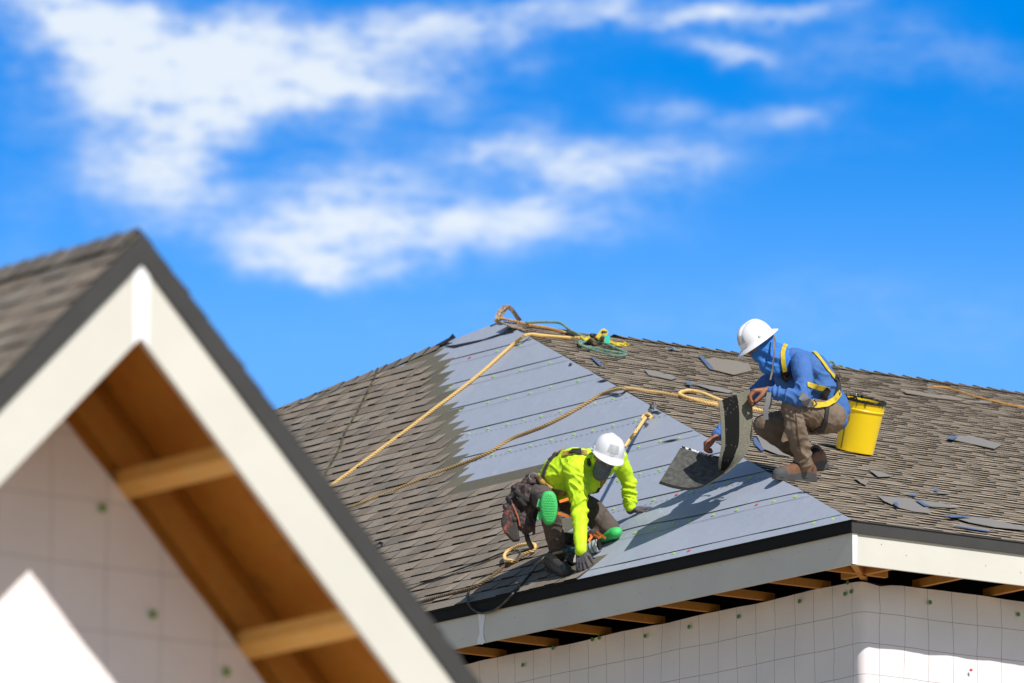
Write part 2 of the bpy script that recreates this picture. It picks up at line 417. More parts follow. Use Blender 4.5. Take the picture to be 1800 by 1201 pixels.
# rows with straight cut ends
rnd = random.Random(3); k = 0
while k*EXP < u_t+.05:
    u = k*EXP; lo = endA(u)
    shingle_rows(sh, lambda a, uu, h: ptA(a, uu, h+.008 if h else .001), lambda q, lo=lo: lo, leftA, u+EXP, kindA, EXP, 100+k, u)
    # headlap of this course, greener unexposed granules, seen only past the end of the course above
    a0 = lo; a1 = (endA((k+1)*EXP)+.25) if k != nlow else min(leftA(u+.3), endA((k+1)*EXP)+.6)
    if a1 > a0:
        gg = random.Random(k).uniform(.85, 1.1); hc = (.150*gg, .138*gg, .105*gg)
        p = [ptA(a0, u+.14, .0095), ptA(a1, u+.14, .0095), ptA(a1, u+.335, .0075), ptA(a0, u+.335, .0075), ptA(a0, u+.14, .0), ptA(a0, u+.335, .0)]
        sh.add(p, [(0, 1, 2, 3), (4, 0, 3, 5)], hc)
    k += 1
sh.build('laid_shingles', M['shingle'], house)

# ridge and hip caps
cp = MB()
def caps(mb, P, Q, n1, n2, seed, step=.145, c0=(.21, .18, .15), wid=.14):
    rnd = random.Random(seed); d = (Q-P); L = d.length; d.normalize(); x = 0
    s1 = d.cross(n1).normalized(); s2 = n2.cross(d).normalized()
    if s1.z > 0: s1 = -s1
    if s2.z > 0: s2 = -s2
    while x < L:
        q = P+d*x; e = P+d*min(x+.20, L); g = rnd.uniform(.8, 1.15); c = tuple(v*g for v in c0)
        t0, t1 = rnd.uniform(.016, .022), .010
        nm = (n1+n2).normalized()
        a = [q+s1*wid+n1*t0, q+nm*(t0+.004), q+s2*wid+n2*t0, e+s1*wid+n1*t1, e+nm*t1, e+s2*wid+n2*t1]
        b = [q+s1*wid, q, q+s2*wid]
        mb.add(a, [(0, 1, 4, 3), (1, 2, 5, 4)], c); mb.add([a[0], a[1], a[2]]+b, [(0, 3, 4, 1), (1, 4, 5, 2)], (.03, .027, .024))
        x += step
nC = ((PK-C2).cross(C3-C2)).normalized()
nC = nC if nC.z > 0 else -nC
Pst = ptA(leftA(coA(786, 604)[1])-.02, coA(786, 604)[1])
caps(cp, PK+(C2-PK).normalized()*((Pst-PK).length), C2, nA, nC, 5)
cp.build('ridge_cap', M['shingle'], house); cp = MB()
caps(cp, PK+DB*1.1, PK2, nC, nB, 6, c0=(.22, .19, .15), wid=.12)
cp.build('ridge_cap', M['shingle'], house)

shb = MB()
b_end = LB
shingle_rows(shb, ptB, lambda u: sB*u/uPB+.012, lambda u: LB-(LB-sB-8.5)*u/uPB, uPB-.03, kindB, EXP, 11)
shb.build('old_shingles', M['shingle'], house)

# underlayment in overlapping courses with printed lines and painted lap shadows
LAP = .545
und = MB(); ln = MB()
def hump(p):
    h = 0.0
    for (c, r1, r2, am) in HUMPS:
        d = p-c; h += am*math.exp(-((d.dot(DA)/r1)**2+(d.dot(UA)/r2)**2))
    return h
HUMPS = [(onA(1150, 912), .38, .16, .045), (onA(1420, 878), .5, .12, .010), (onA(1300, 900), .7, .2, .010)]
uj = [0.0]+[.13+LAP*i for i in range(11)]
us_end = uPA
def ulo(u): return hipA(u)-.01
def uhi(u): return min(max(endA(max(0, u+.14*q_)) for q_ in range(-5, 6))+.3, leftA(u)-.01)
for j, u0 in enumerate(uj):
    if u0 >= uPA-.05: break
    u1 = min((uj[j+1] if j+1 < len(uj) else uPA)+.05, uPA-.002)
    a0 = ulo(u0); amax = uhi(u0)+.3; NU = 7; NAq = int((amax-a0)/.06)+2
    base = len(und.v); grid = []
    for i in range(NAq+1):
        for q in range(NU+1):
            u = u0+(u1-u0)*q/NU; l_, r_ = ulo(u), max(ulo(u)+.001, min(amax, leftA(u)-.004))
            a = l_+(r_-l_)*i/NAq; p = ptA(a, u)
            h = .0062*(1-q/NU)+.0012*(q/NU) + hump(p)*(1 if j else .5) + (.0038*noise.noise(V((a*1.7, u*4, j*5)))+.002*noise.noise(V((a*5+u*3, u*9, j*5))))*(1 if 0 < q < NU else .35)
            if j > 0: h = max(h, .0015)
            grid.append(p+nA*max(h, .0008))
    fs = [(i*(NU+1)+q, (i+1)*(NU+1)+q, (i+1)*(NU+1)+q+1, i*(NU+1)+q+1) for i in range(NAq) for q in range(NU)]
    und.add(grid, [f[::-1] for f in fs])
    if j > 0:
        # lap line with the edge's shadow painted in, and the printed guide lines
        def strip(du, w, dash=None, lift=.0012, frac0=0.0, frac1=1.0):
            N = NAq*2; prev = None
            rr = random.Random(j*7+int(du*100)); on = True; acc = 0
            uu = u0+du; l_, r_ = ulo(uu)+.02, amax
            for i in range(N+1):
                a = l_+(r_-l_)*i/N; p = ptA(a, uu); hh = (.0068 if du >= 0 else .0048)+hump(p)+lift
                ww = w*(.5+.9*abs(noise.noise(V((a*1.3, j*3.1, du*9)))*1.6)) if dash is None else w
                cur = (p+nA*hh-UA*ww/2, p+nA*hh+UA*ww/2)
                if prev and frac0 <= i/N <= frac1 and (dash is None or (i % 2)):
                    ln.add([prev[0], prev[1], cur[1], cur[0]], [(0, 1, 2, 3)])
                prev = cur
        strip(-.003, .0075)
        strip(-.125, .0035 if j % 3 else .005, dash=True if j in (3, 4, 6, 7) else None)
uo = und.build('underlayment', M['under'], house, smooth=True)
ln.build('print_and_shadow_line', M['line'], uo)

# plastic cap nails along the laps
def disc_mesh(name, r, h, m, n=12):
    b = MB(); p = [V((0, 0, h*1.4))]+[V((r*.6*math.cos(i*2*math.pi/n), r*.6*math.sin(i*2*math.pi/n), h*1.25)) for i in range(n)]+[V((r*math.cos(i*2*math.pi/n), r*math.sin(i*2*math.pi/n), h)) for i in range(n)]+[V((r*math.cos(i*2*math.pi/n), r*math.sin(i*2*math.pi/n), 0)) for i in range(n)]
    f = [(0, 1+i, 1+(i+1) % n) for i in range(n)]+[(1+i, 1+n+i, 1+n+(i+1) % n, 1+(i+1) % n) for i in range(n)]+[(1+n+i, 1+2*n+i, 1+2*n+(i+1) % n, 1+n+(i+1) % n) for i in range(n)]
    b.add(p, f); me = bpy.data.meshes.new(name); me.from_pydata(b.v, [], b.f); me.materials.append(m); return me
cap_l = disc_mesh('cap_nail', .0135, .0022, M['lime_cap']); cap_r = disc_mesh('cap_nail', .0135, .0022, M['red_cap'])
qA = nA.to_track_quat('Z', 'Y')
def put(me, name, p, q, parent, label=None, sc3=None):
    o = bpy.data.objects.new(name, me); COL.objects.link(o); o.parent = parent
    o.location = p-ORG[parent.name]; o.rotation_mode = 'QUATERNION'; o.rotation_quaternion = q
    if sc3: o.scale = sc3
    ORG[o.name] = p
    if label: o['label'] = label
    return o
ncap = 0; rc = random.Random(21)
for j in range(1, 11):
    uu = uj[j]-.075
    if j == 1: uu = uj[j]-.045
    a = ulo(uu)+.12+rc.random()*.15
    lim = endA(uu)-.06
    stepc = .225 if j < 8 else .3
    while a < lim and ncap < 98:
        if j == 1 and rc.random() < .6: a += stepc; continue
        red = rc.random() < (.12 if j > 1 else .5)
        p = ptA(a, uu+rc.uniform(-.012, .012)); p += nA*(.0055+hump(p))
        put(cap_r if red else cap_l, 'cap_nail', p, qA, uo, 'red plastic cap nail' if red else None)
        ncap += 1; a += stepc*rc.uniform(.8, 1.25)

# curled flap of underlayment near the left hip and black patch at the peak
fl = MB(); f0 = onA(778, 606, .02)
fl.add([f0, f0+DA*.10+UPZ*.01, f0-DA*.14+UPZ*.02+UA*.03, f0-DA*.08+UPZ*.05+UA*.05, f0+UA*.08+UPZ*.015], [(0, 2, 3, 4), (0, 4, 1)])
fl.add([p-nA*.003 for p in fl.v[:5]], [(4, 3, 2, 0), (1, 4, 0)])
fl.build('loose_flap', M['blackcloth'], uo)
fl = MB(); pts_ = [onA(x, y, .012) for x, y in ((886, 586), (893, 580), (902, 578), (905, 582), (893, 585))]
fl.prism(pts_, nA*.012); fl.build('loose_flap', M['black'], uo)
fl = MB(); pts_ = [onA(x, y, .008) for x, y in ((782, 609), (800, 607), (850, 597), (887, 584.5), (887, 587), (840, 601), (800, 611))]
fl.prism(pts_, nA*.004); fl.build('open_seam', M['black'], uo)
# small wrinkle tears beside hip edge; the third quad paints a shadow wedge
for quad in (((1048,671),(1062,667),(1070,668),(1060,671)), ((1064,687),(1082,680),(1088,681),(1075,685)), ((1160,778),(1178,773),(1196,771),(1182,775)),
             ((1395,870),(1418,864),(1428,866),(1408,871)), ((1000,640),(1004,638),(1006,641),(1001,643))):
    fl = MB(); fl.prism([onA(x, y, .009) for x, y in quad], nA*.001); fl.build('tear_and_shadow_mark', M['line'], uo)

# trims under the eaves
def eave_board(mb, P, Q, out, z0, z1, thick, in_off):
    """vertical board below the eave line; out = outward unit"""
    o0 = P-out*in_off; o1 = Q-out*in_off
    mb.prism([o0+UPZ*z1, o1+UPZ*z1, o1+UPZ*z0, o0+UPZ*z0], -out*thick)
oA, oB = -DB, -DA                                     # outward directions of the two eaves
for (P, Q, out, mt, ml) in ((Cc-DA*.0, C2, oA, 'drip_shade', 'fascia'), (Cc, C1, oB, 'drip_shade2', 'fascia')):
    other = oB if out is oA else oA
    b = MB(); d = (Q-P).normalized()
    b.prism([P+out*.020+UPZ*.002-d*.02, Q+out*.020+UPZ*.002, Q+out*.020-UPZ*.006, P+out*.020-UPZ*.006-d*.02], -out*.05)
    eave_board(b, P-d*.012, Q, out, -.078, -.006, .006, -.012)
    b.prism([P+out*.016-UPZ*.0785-d*.016, Q+out*.016-UPZ*.0785, Q+out*.016-UPZ*.084, P+out*.016-UPZ*.084-d*.016], -out*.010)
    b.build('drip_edge', M[mt], house)
    b = MB(); eave_board(b, P+d*.003, Q, out, -.292, -.079, .022, .002)
    fo = b.build('fascia', M[ml], house)
    if out is oB:
        b = MB(); b.prism([P-out*-.0015+UPZ*-.081+d*.002, P-out*-.0015+UPZ*-.081+d*.045, P-out*-.0015+UPZ*-.290+d*.038, P-out*-.0015+UPZ*-.290+d*.002], out*.003)
        b.build('corner_caulk', M['white'], fo)
    else:
        b = MB(); x = []
        n0 = out; 
        def onF(px, py): return hit(px, py, P+out*.0, out)
        pp = [(841,1080),(853,1080),(852,1090),(850,1104),(850,1118),(853,1128),(848,1133),(840,1132),(840,1125),(844,1114),(843,1095)]
        b.prism([onF(*q) for q in pp], out*.005); b.build('paint_run', M['white'], fo)
    # nail heads on the fascia
    rr = random.Random(5 if out is oA else 6)
    for i in range(26):
        x = .2+i*.3; z = rr.uniform(-.27, -.10); c = P+d*(x+rr.uniform(-.08, .08))+UPZ*z
        nm = disc_mesh('nail_head', .004, .001, M['metal'], 6)
        put(nm, 'nail_head', c-out*.0015, out.to_track_quat('Z', 'Y'), fo)

# walls, wrap
OH = .46; ZT = Cc.z-.300
wc = Cc+DA*OH+DB*OH
def wallpath(inset, rad):
    """plan path: far along A, round the corner, along B"""
    c = Cc+DA*(OH+inset)+DB*(OH+inset); out = []
    La = aL-2*OH; Lb = LB-2*OH; n = 60
    for i in range(n+1): out.append(c+DA*(La-(La-rad)*i/n))
    cc = c+DA*rad+DB*rad
    for i in range(1, 8):
        t = math.pi/2*i/8; out.append(cc-DB*rad*math.cos(t)-DA*rad*math.sin(t))
    for i in range(n+1): out.append(c+DB*(rad+(Lb-rad)*i/n))
    return out
wp = wallpath(0, .055); wr = MB(); cum = [0]
fine = []
for i in range(len(wp)-1):
    n = max(1, int((wp[i+1]-wp[i]).length/.07)) if (wp[i]-Cc).length < 9 else 1
    for k in range(n): fine.append(wp[i].lerp(wp[i+1], k/n))
fine.append(wp[-1])
cum = [0.0]
for i in range(1, len(fine)): cum.append(cum[-1]+(fine[i]-fine[i-1]).length)
ci = min(range(len(fine)), key=lambda i: (fine[i]-wc).length); s0 = cum[ci]
zs = [0, .03, .07, .12, .18, .25, .32, .40, .48, .57, .66, .76, .88, 1.0, 1.3, 2, 4, ZT]
verts = []; uvs = []
for i, p in enumerate(fine):
    t = (fine[min(i+1, len(fine)-1)]-fine[max(i-1, 0)]).normalized(); out = V((-t.y, t.x, 0))
    if out.dot(Cc-p) < 0: out = -out
    for z in zs:
        s = cum[i]-s0
        dsp = .014*noise.noise(V((s*1.6, z*2.2, 3)))+.010*noise.noise(V((s*5, z*2.5, 9)))+.006*noise.noise(V((s*12+z*9, z*8, 1)))
        dsp += .014*max(0, 1-z/.10)*noise.noise(V((s*2.5, 0, 7)))*1.4
        if z < .3 and abs(s-.17) < .10: dsp += .015*math.exp(-((s-.17-z*.1)/.03)**2)*(1-z/.3)
        zz = ZT-z + (.018*noise.noise(V((s*1.1, 5, 5)))-.02*math.exp(-((s-.12)/.08)**2) if z == 0 else 0)
        verts.append(V((p.x, p.y, 0))+out*(.008+dsp)+UPZ*(zz)); uvs.append((s-.014+50*.21, z+.215-.105+.02*0+.21*40-.21*.5+.105))
nz_ = len(zs)
fcs = [(i*nz_+k, i*nz_+k+1, (i+1)*nz_+k+1, (i+1)*nz_+k) for i in range(len(fine)-1) for k in range(nz_-1)]
wr.add(verts, fcs, uvs=uvs)
wrap = wr.build('house_wrap', M['wrap'], house, smooth=True)
wl = MB()
def wallbox(mb, P, Q, inward, z0, z1, t):
    mb.prism([V((P.x, P.y, z0)), V((Q.x, Q.y, z0)), V((Q.x, Q.y, z1)), V((P.x, P.y, z1))], inward*t)
i_ = .014
w00 = Cc+DA*(OH+i_)+DB*(OH+i_); w10 = Cc+DA*(aL-OH)+DB*(OH+i_); w01 = Cc+DA*(OH+i_)+DB*(LB-OH); w11 = Cc+DA*(aL-OH)+DB*(LB-OH)
wallbox(wl, w10+DA*.1, w00, DB, 0, ZT-.03, .12); wallbox(wl, w00+DB*.12, w01, DA, 0, ZT-.03, .12)
wallbox(wl, w01, w11, -DB, 0, ZT+.2, .12); wallbox(wl, w11, w10, -DA, 0, ZT+.2, .12)
wl.build('wall', M['ply'], house)
# ceiling closes the attic below the rafters
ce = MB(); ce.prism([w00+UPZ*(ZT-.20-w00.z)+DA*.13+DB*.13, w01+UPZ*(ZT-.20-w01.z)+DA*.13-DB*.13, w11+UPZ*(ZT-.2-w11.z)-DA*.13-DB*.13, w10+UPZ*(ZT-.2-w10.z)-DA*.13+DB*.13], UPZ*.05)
ce.build('attic_floor', M['shade_wood'], house)

# green caps on the wrap
cap_g = disc_mesh('cap_nail', .0155, .002, M['green_cap'])
OWA = hit(1300, 1085, Cc+DB*(OH-.006), oA)
for (px, py, side) in ((1490,1024,0),(1485,1044,0),(1496,1040,0),(1405,1057,0),(1298,1084,0),(1211,1102,0),(1053,1121,0),(1041,1124,0),(972,1139,0),(919,1169,0),(1134,1118,0),(1635,1059,1),(1790,1080,1)):
    O_, n_ = ((Cc+DB*(OH-.022), oA) if side == 0 else (Cc+DA*(OH-.022), oB))
    put(cap_g, 'cap_nail', hit(px, py, O_, n_), n_.to_track_quat('Z', 'Y'), wrap)
nr = disc_mesh('cap_nail', .010, .01, M['red_cap']); put(nr, 'cap_nail', hit(1706, 1178, Cc+DA*(OH-.03), oB), oB.to_track_quat('Z', 'Y'), wrap, 'red cap nail')

# rafter tails with horizontal bottoms, from inside the wall out to the fascia
def tail(P, along, inward, pitch, L, x, hgt=.24, wd=.038):
    b = MB(); p = P+along*x
    z0 = ZT+.012-P.z
    o = p+inward*.026
    op = PB if pitch == PA else PA
    tp = lambda y: min(-.05+min(pitch*y, op*x), z0+.055)
    yk = min(L, max(.05, op*x/pitch))
    prof = [o+UPZ*z0, o+inward*L+UPZ*z0, o+inward*L+UPZ*tp(L+.026), o+inward*yk+UPZ*tp(yk+.026), o+UPZ*tp(.026)]
    b.prism(prof, along*wd); b.build('rafter_tail', M['pine'], house)
x = .30
while x < 8.5: tail(Cc, DA, DB, PA, .52, x); x += .61
x = .34
while x < 3.2: tail(Cc, DB, DA, PB, .52, x); x += .61
# the diagonal hip rafter and blocking near the corner
b = MB(); dd = (DA+DB).normalized(); sd = (DA-DB).normalized()
b.prism([Cc+dd*.05+UPZ*(-.285)-sd*.02, Cc+dd*.75+UPZ*(-.285)-sd*.02, Cc+dd*.75+UPZ*.1-sd*.02, Cc+dd*.05+UPZ*(-.03)-sd*.02], sd*.04); b.build('hip_rafter', M['pine'], house)
# doubled top plate just behind the wrap, and dark studs
b = MB(); b.prism([w00+UPZ*(ZT-.03-w00.z)+DB*.01, w10+UPZ*(ZT-.03-w10.z)+DB*.01, w10+UPZ*(ZT-.03-w10.z)+DB*.11, w00+UPZ*(ZT-.03-w00.z)+DB*.11+DA*0], UPZ*.03); b.build('top_plate', M['shade_wood'], house)
b = MB(); b.prism([w00+UPZ*(ZT-.03-w00.z)+DA*.012+DB*.13, w01+UPZ*(ZT-.03-w01.z)+DA*.012, w01+UPZ*(ZT-.03-w01.z)+DA*.11, w00+UPZ*(ZT-.03-w00.z)+DA*.11+DB*.13], UPZ*.03); b.build('top_plate', M['shade_wood'], house)

# ------------------------------------------------------------ near gable house (out of focus)
GS = .8; GY = 42.5*GS; G0 = W(247, 409, GY)
gh = thing('gable_house', 'blurred foreground house gable with cream rake boards and dark trim, wood under its eave', 'house', (G0.x, G0.y, 0))
def gp(b, z, a): return G0+(DB*b+UPZ*z+DA*a)*GS
S2 = math.sqrt(2)
GW = 4.2; GL = 9.0; GOV = .97; THV = .05
def gp_c(b, z, a): return gp(b, z, a)
sl_ = MB(); nL = (UPZ-DB).normalized(); nR = (UPZ+DB).normalized()
for (sg, nn) in ((-1, nL), (1, nR)):
    base = gp(sg*GW, -GW, 0); up = (DB*(-sg)+UPZ).normalized(); Lu = GW*S2
    def P3(a, u, h, base=base, up=up, nn=nn): return base+(DA*a+up*u+nn*h)*GS
    m_ = MB(); shingle_rows(m_, P3, lambda u: -.015, lambda u: GL, Lu-.01, kindA, EXP, 31+sg)
    m_.build('laid_shingles', M['shingle'], gh)
m_ = MB(); caps(m_, gp(0, 0, .02), gp(0, 0, GL), nL, nR, 9, step=.12, wid=.10); m_.build('ridge_cap', M['shingle'], gh)
b = MB(); t = .03
prof = [gp(-GW, -GW-.004, .012), gp(0, -.004, .012), gp(GW, -GW-.004, .012), gp(GW, -GW-t*S2, .012), gp(0, -t*S2, .012), gp(-GW, -GW-t*S2, .012)]
b.add(prof+[p+DA*(GL-.02)*GS for p in prof], [(0, 1, 4, 5), (1, 2, 3, 4), (11, 10, 7, 6), (10, 9, 8, 7), (0, 6, 7, 1), (1, 7, 8, 2), (5, 4, 10, 11), (4, 3, 9, 10)])
b.build('roof_deck', M['ply'], gh)
DV = .145; FV = .335; Gr = GW+.0
for sg in (-1, 1):
    b = MB(); a0 = -.022
    b.prism([gp(0, -.002, a0), gp(sg*Gr, -Gr-.002, a0), gp(sg*Gr, -Gr-DV, a0), gp(0, -DV, a0)], DA*.02); b.build('drip_edge', M['drip_shade2'], gh)
    b = MB(); a0 = -.008
    b.prism([gp(0, -DV+.0, a0), gp(sg*Gr, -Gr-DV, a0), gp(sg*Gr, -Gr-DV-FV, a0), gp(0, -DV-FV, a0)], DA*.025); b.build('rake_board', M['fascia'], gh)
b = MB(); b.prism([gp(-.045, -DV-.045, -.012), gp(0, -DV, -.012), gp(.045, -DV-.045, -.012), gp(.04, -DV-FV-.04, -.012), gp(0, -DV-FV, -.012), gp(-.04, -DV-FV-.04, -.012)], DA*.003)
b.build('joint_caulk', M['white'], gh)
# lookout blocks between rake board and gable wall
zb = -DV-FV+.012
for sg in (-1, 1):
    for bb in (.53, 1.21, 1.89, 2.57):
        b = MB(); w = .030
        b.prism([gp(sg*bb-w, zb-bb+(w if sg > 0 else -w), .02), gp(sg*bb+w, zb-bb-(w if sg > 0 else -w), .02), gp(sg*bb+w, zb+.065-bb-(w if sg > 0 else -w), .02), gp(sg*bb-w, zb+.065-bb+(w if sg > 0 else -w), .02)], DA*(GOV-.02)*GS)
        b.build('lookout_block', M['pine_pale'], gh)
b = MB(); b.prism([gp(-.02, zb+.06, .02), gp(.02, zb+.06, .02), gp(.02, -.09, .02), gp(-.02, -.09, .02)], DA*(GOV-.02)*GS); b.build('ridge_board', M['pine'], gh)
# sheathing and wrap on the gable wall
WWd = 3.9
b = MB(); b.prism([gp(0, -.055, GOV), gp(WWd, -.055-WWd, GOV), gp(WWd, -G0.z/GS, GOV), gp(-WWd, -G0.z/GS, GOV), gp(-WWd, -.055-WWd, GOV)], DA*.1); b.build('wall', M['ply'], gh)
b = MB()
for sg in (-1, 1): b.prism([gp(0, -.056-.10, GOV-.04), gp(sg*WWd, -.056-.10-WWd, GOV-.04), gp(sg*WWd, -.056-.30-WWd, GOV-.04), gp(0, -.056-.30, GOV-.04)], DA*.037)
b.build('gable_rafter', M['pine'], gh)
b = MB(); NX = 70; zrows = [0, .05, .12, .2, .35, .5, .7, .9, 1.2, 1.5, 2, 3, 4, 6, 8.5]; vv = []; uu_ = []
ztop = -DV-FV+.01
for i in range(NX+1):
    x = -WWd+2*WWd*i/NX
    zt = ztop-abs(x)+.03*noise.noise(V((x*2.4, 2, 2)))*1.2
    for z in zrows:
        zz = max(zt-z, -G0.z/GS+.01); dsp = .012*noise.noise(V((x*2, zz*1.6, 4)))+.006*noise.noise(V((x*6, zz*5, 4)))
        vv.append(gp(x, zz, GOV-.052-dsp)); uu_.append((x+30, zz+30))
nq = len(zrows); b.add(vv, [(i*nq+k, i*nq+k+1, (i+1)*nq+k+1, (i+1)*nq+k) for i in range(NX) for k in range(nq-1)], uvs=uu_)
gw = b.build('house_wrap', M['wrap2'], gh, smooth=True)
cg = disc_mesh('cap_nail', .017, .003, M['green_cap2'])
for (px, py) in ((180, 893), (269, 1080), (398, 1181)):
    put(cg, 'cap_nail', hit(px, py, gp(0, 0, GOV-.068), DA), (-DA).to_track_quat('Z', 'Y'), gw)
b = MB()
for sg in (-1, 1): b.prism([gp(sg*WWd, -.06-WWd, GOV+.1), gp(sg*WWd, -.06-WWd, GL-.3), gp(sg*WWd, -G0.z/GS, GL-.3), gp(sg*WWd, -G0.z/GS, GOV+.1)], -DB*sg*.1)
b.prism([gp(0, -.06, GL-.4), gp(WWd-.1, -.06-WWd+.1, GL-.4), gp(WWd-.1, -G0.z/GS, GL-.4), gp(-WWd+.1, -G0.z/GS, GL-.4), gp(-WWd+.1, -.06-WWd+.1, GL-.4)], DA*.1)
b.build('wall', M['wrap2'], gh)

# ------------------------------------------------------------ rope, ribbon and cloth builders
def rope(name, pts, r, m, label, cat='rope', parent=None, pitch=None, group=None, cols=None, smooth_step=.011):
    """three-strand laid rope; pts in world space"""
    P = catmull(pts, smooth_step); mb = MB(); r *= 1.12; pitch = pitch or r*4.6
    up = None; L = 0; frames = []
    for i, p in enumerate(P):
        t = (P[min(i+1, len(P)-1)]-P[max(i-1, 0)]).normalized()
        if up is None: up = t.orthogonal().normalized()
        up = (up-t*up.dot(t)).normalized()
        if i: L += (p-P[i-1]).length
        frames.append((p, up.copy(), t.cross(up), L))
    for s_ in range(3):
        line = []
        for (p, u, v, l) in frames:
            a = 2*math.pi*(l/pitch+s_/3); line.append(p+(u*math.cos(a)+v*math.sin(a))*r*.62)
        mb.tube(line, r*.45, 6, mi=0)
    o = mb.build(name, m, parent, smooth=True)
    if parent is None: tag(o, label, cat, group)
    return o

def blob(name, prims, m, parent, vox=.008, smooth=2, disp=None, join=None):
    """one continuous surface grown from tapered, joined limbs"""
    mb = MB()
    for q in prims:
        p0, r0, p1, r1 = V(q[0]), q[1], V(q[2]), q[3]
        fl, fk = (V(q[4]).normalized(), q[5]) if len(q) > 4 else (None, 1)
        ax = p1-p0; Ls = ax.length
        ax = ax.normalized() if Ls > 1e-6 else V((0, 0, 1))
        x = ax.orthogonal().normalized(); y = ax.cross(x); n = 16; rings = []
        for k in range(1, 5):
            t = math.pi/2*k/4; rings.append((p0-ax*r0*math.cos(t), r0*math.sin(t)))
        for k in range(0, 4):
            t = math.pi/2*k/4; rings.append((p1+ax*r1*math.sin(t), r1*math.cos(t)))
        v = [p0-ax*r0]
        for c, rr in rings: v += [c+(x*math.cos(2*math.pi*i/n)+y*math.sin(2*math.pi*i/n))*rr for i in range(n)]
        v.append(p1+ax*r1)
        if fl:
            mid = (p0+p1)/2; v = [w-fl*((w-mid).dot(fl)-(ax*((w-mid).dot(ax))).dot(fl))*(1-fk) for w in v]
        f = [(0, 1+(i+1) % n, 1+i) for i in range(n)]; m_ = len(rings)
        for k in range(m_-1): f += [(1+k*n+i, 1+k*n+(i+1) % n, 1+(k+1)*n+(i+1) % n, 1+(k+1)*n+i) for i in range(n)]
        f += [(1+(m_-1)*n+i, 1+(m_-1)*n+(i+1) % n, len(v)-1) for i in range(n)]
        mb.add(v, f)
    o = mb.build(name, m, parent)
    md = o.modifiers.new('r', 'REMESH'); md.mode = 'VOXEL'; md.voxel_size = vox
    if smooth:
        ms = o.modifiers.new('s', 'SMOOTH'); ms.iterations = smooth; ms.factor = .5
    dg = bpy.context.evaluated_depsgraph_get(); me = bpy.data.meshes.new_from_object(o.evaluated_get(dg))
    o.modifiers.clear(); old = o.data; o.data = me; me.name = name; bpy.data.meshes.remove(old)
    if disp:
        org = ORG[o.name]; nrm = [v_.normal.copy() for v_ in me.vertices]
        for v_, n_ in zip(me.vertices, nrm): v_.co = v_.co+n_*disp(v_.co+org, n_)
    me.polygons.foreach_set('use_smooth', [True]*len(me.polygons)); me.update()
    if not me.materials: me.materials.append(m)
    return o

def folds(*items, base=.003, fs=14):
    """cloth relief: list of (centre, radius, axis, amplitude, waves per metre)"""
    def f(p, n):
        h = base*noise.noise(p*fs)*1.3 + base*.7*noise.noise(p*fs*2.3+V((5, 1, 2)))
        for (c, r, ax, am, fr) in items:
            d2 = (p-c).length_squared/(r*r)
            if d2 < 6:
                w = V((noise.noise(p*5), noise.noise(p*5+V((9, 1, 4))), noise.noise(p*5+V((2, 8, 3)))))*.05
                q = (p+w)*fr*.30; q = q+ax*(p+w).dot(ax)*fr*1.05+V((c.z*3, 0, 0))
                rd = 1-min(1, abs(noise.noise(q))*3.2)
                h += am*1.5*math.exp(-d2)*(rd*1.5-.55)
        return h
    return f

def bvh_of(objs):
    vs = []; fs = []
    for o in objs:
        org = ORG[o.name]; b = len(vs)
        vs += [v.co+org for v in o.data.vertices]; fs += [[b+i for i in p.vertices] for p in o.data.polygons]
    return BVHTree.FromPolygons(vs, fs)
def ribbon_on(name, tree, pix, width, m, parent, off=.004, thick=.004, fallback=None, step=3.0):
    """webbing laid on a body surface along a path of picture positions"""
    P = catmull([V((a, b, 0)) for a, b in pix], step); pts = []
    for q in P:
        h = tree.ray_cast(EYE, ray(q.x, q.y).normalized())
        if h[0] is not None: pts.append((h[0]+h[1]*off, h[1]))
    if len(pts) < 2: return None
    # smooth
    for _ in range(2):
        pts = [pts[0]]+[((pts[i-1][0]+pts[i][0]*2+pts[i+1][0])/4, (pts[i-1][1]+pts[i][1]*2+pts[i+1][1]).normalized()) for i in range(1, len(pts)-1)]+[pts[-1]]
    return ribbon(name, [p+n*.002 for p, n in pts], [n for p, n in pts], width, thick, m, parent)
def ribbon(name, P, N, width, thick, m, parent):
    mb = MB(); v = []
    for i, p in enumerate(P):
        t = (P[min(i+1, len(P)-1)]-P[max(i-1, 0)]).normalized(); s_ = t.cross(N[i]).normalized(); n_ = s_.cross(t).normalized()
        v += [p-s_*width/2-n_*thick/2, p+s_*width/2-n_*thick/2, p+s_*width/2+n_*thick/2, p-s_*width/2+n_*thick/2]
    f = [(0, 1, 2, 3)]
    for i in range(len(P)-1):
        for k in range(4): f.append((4*i+k, 4*i+(k+1) % 4, 4*i+4+(k+1) % 4, 4*i+4+k))
    e = 4*(len(P)-1); f.append((e+3, e+2, e+1, e)); mb.add(v, f)
    return mb.build(name, m, parent)

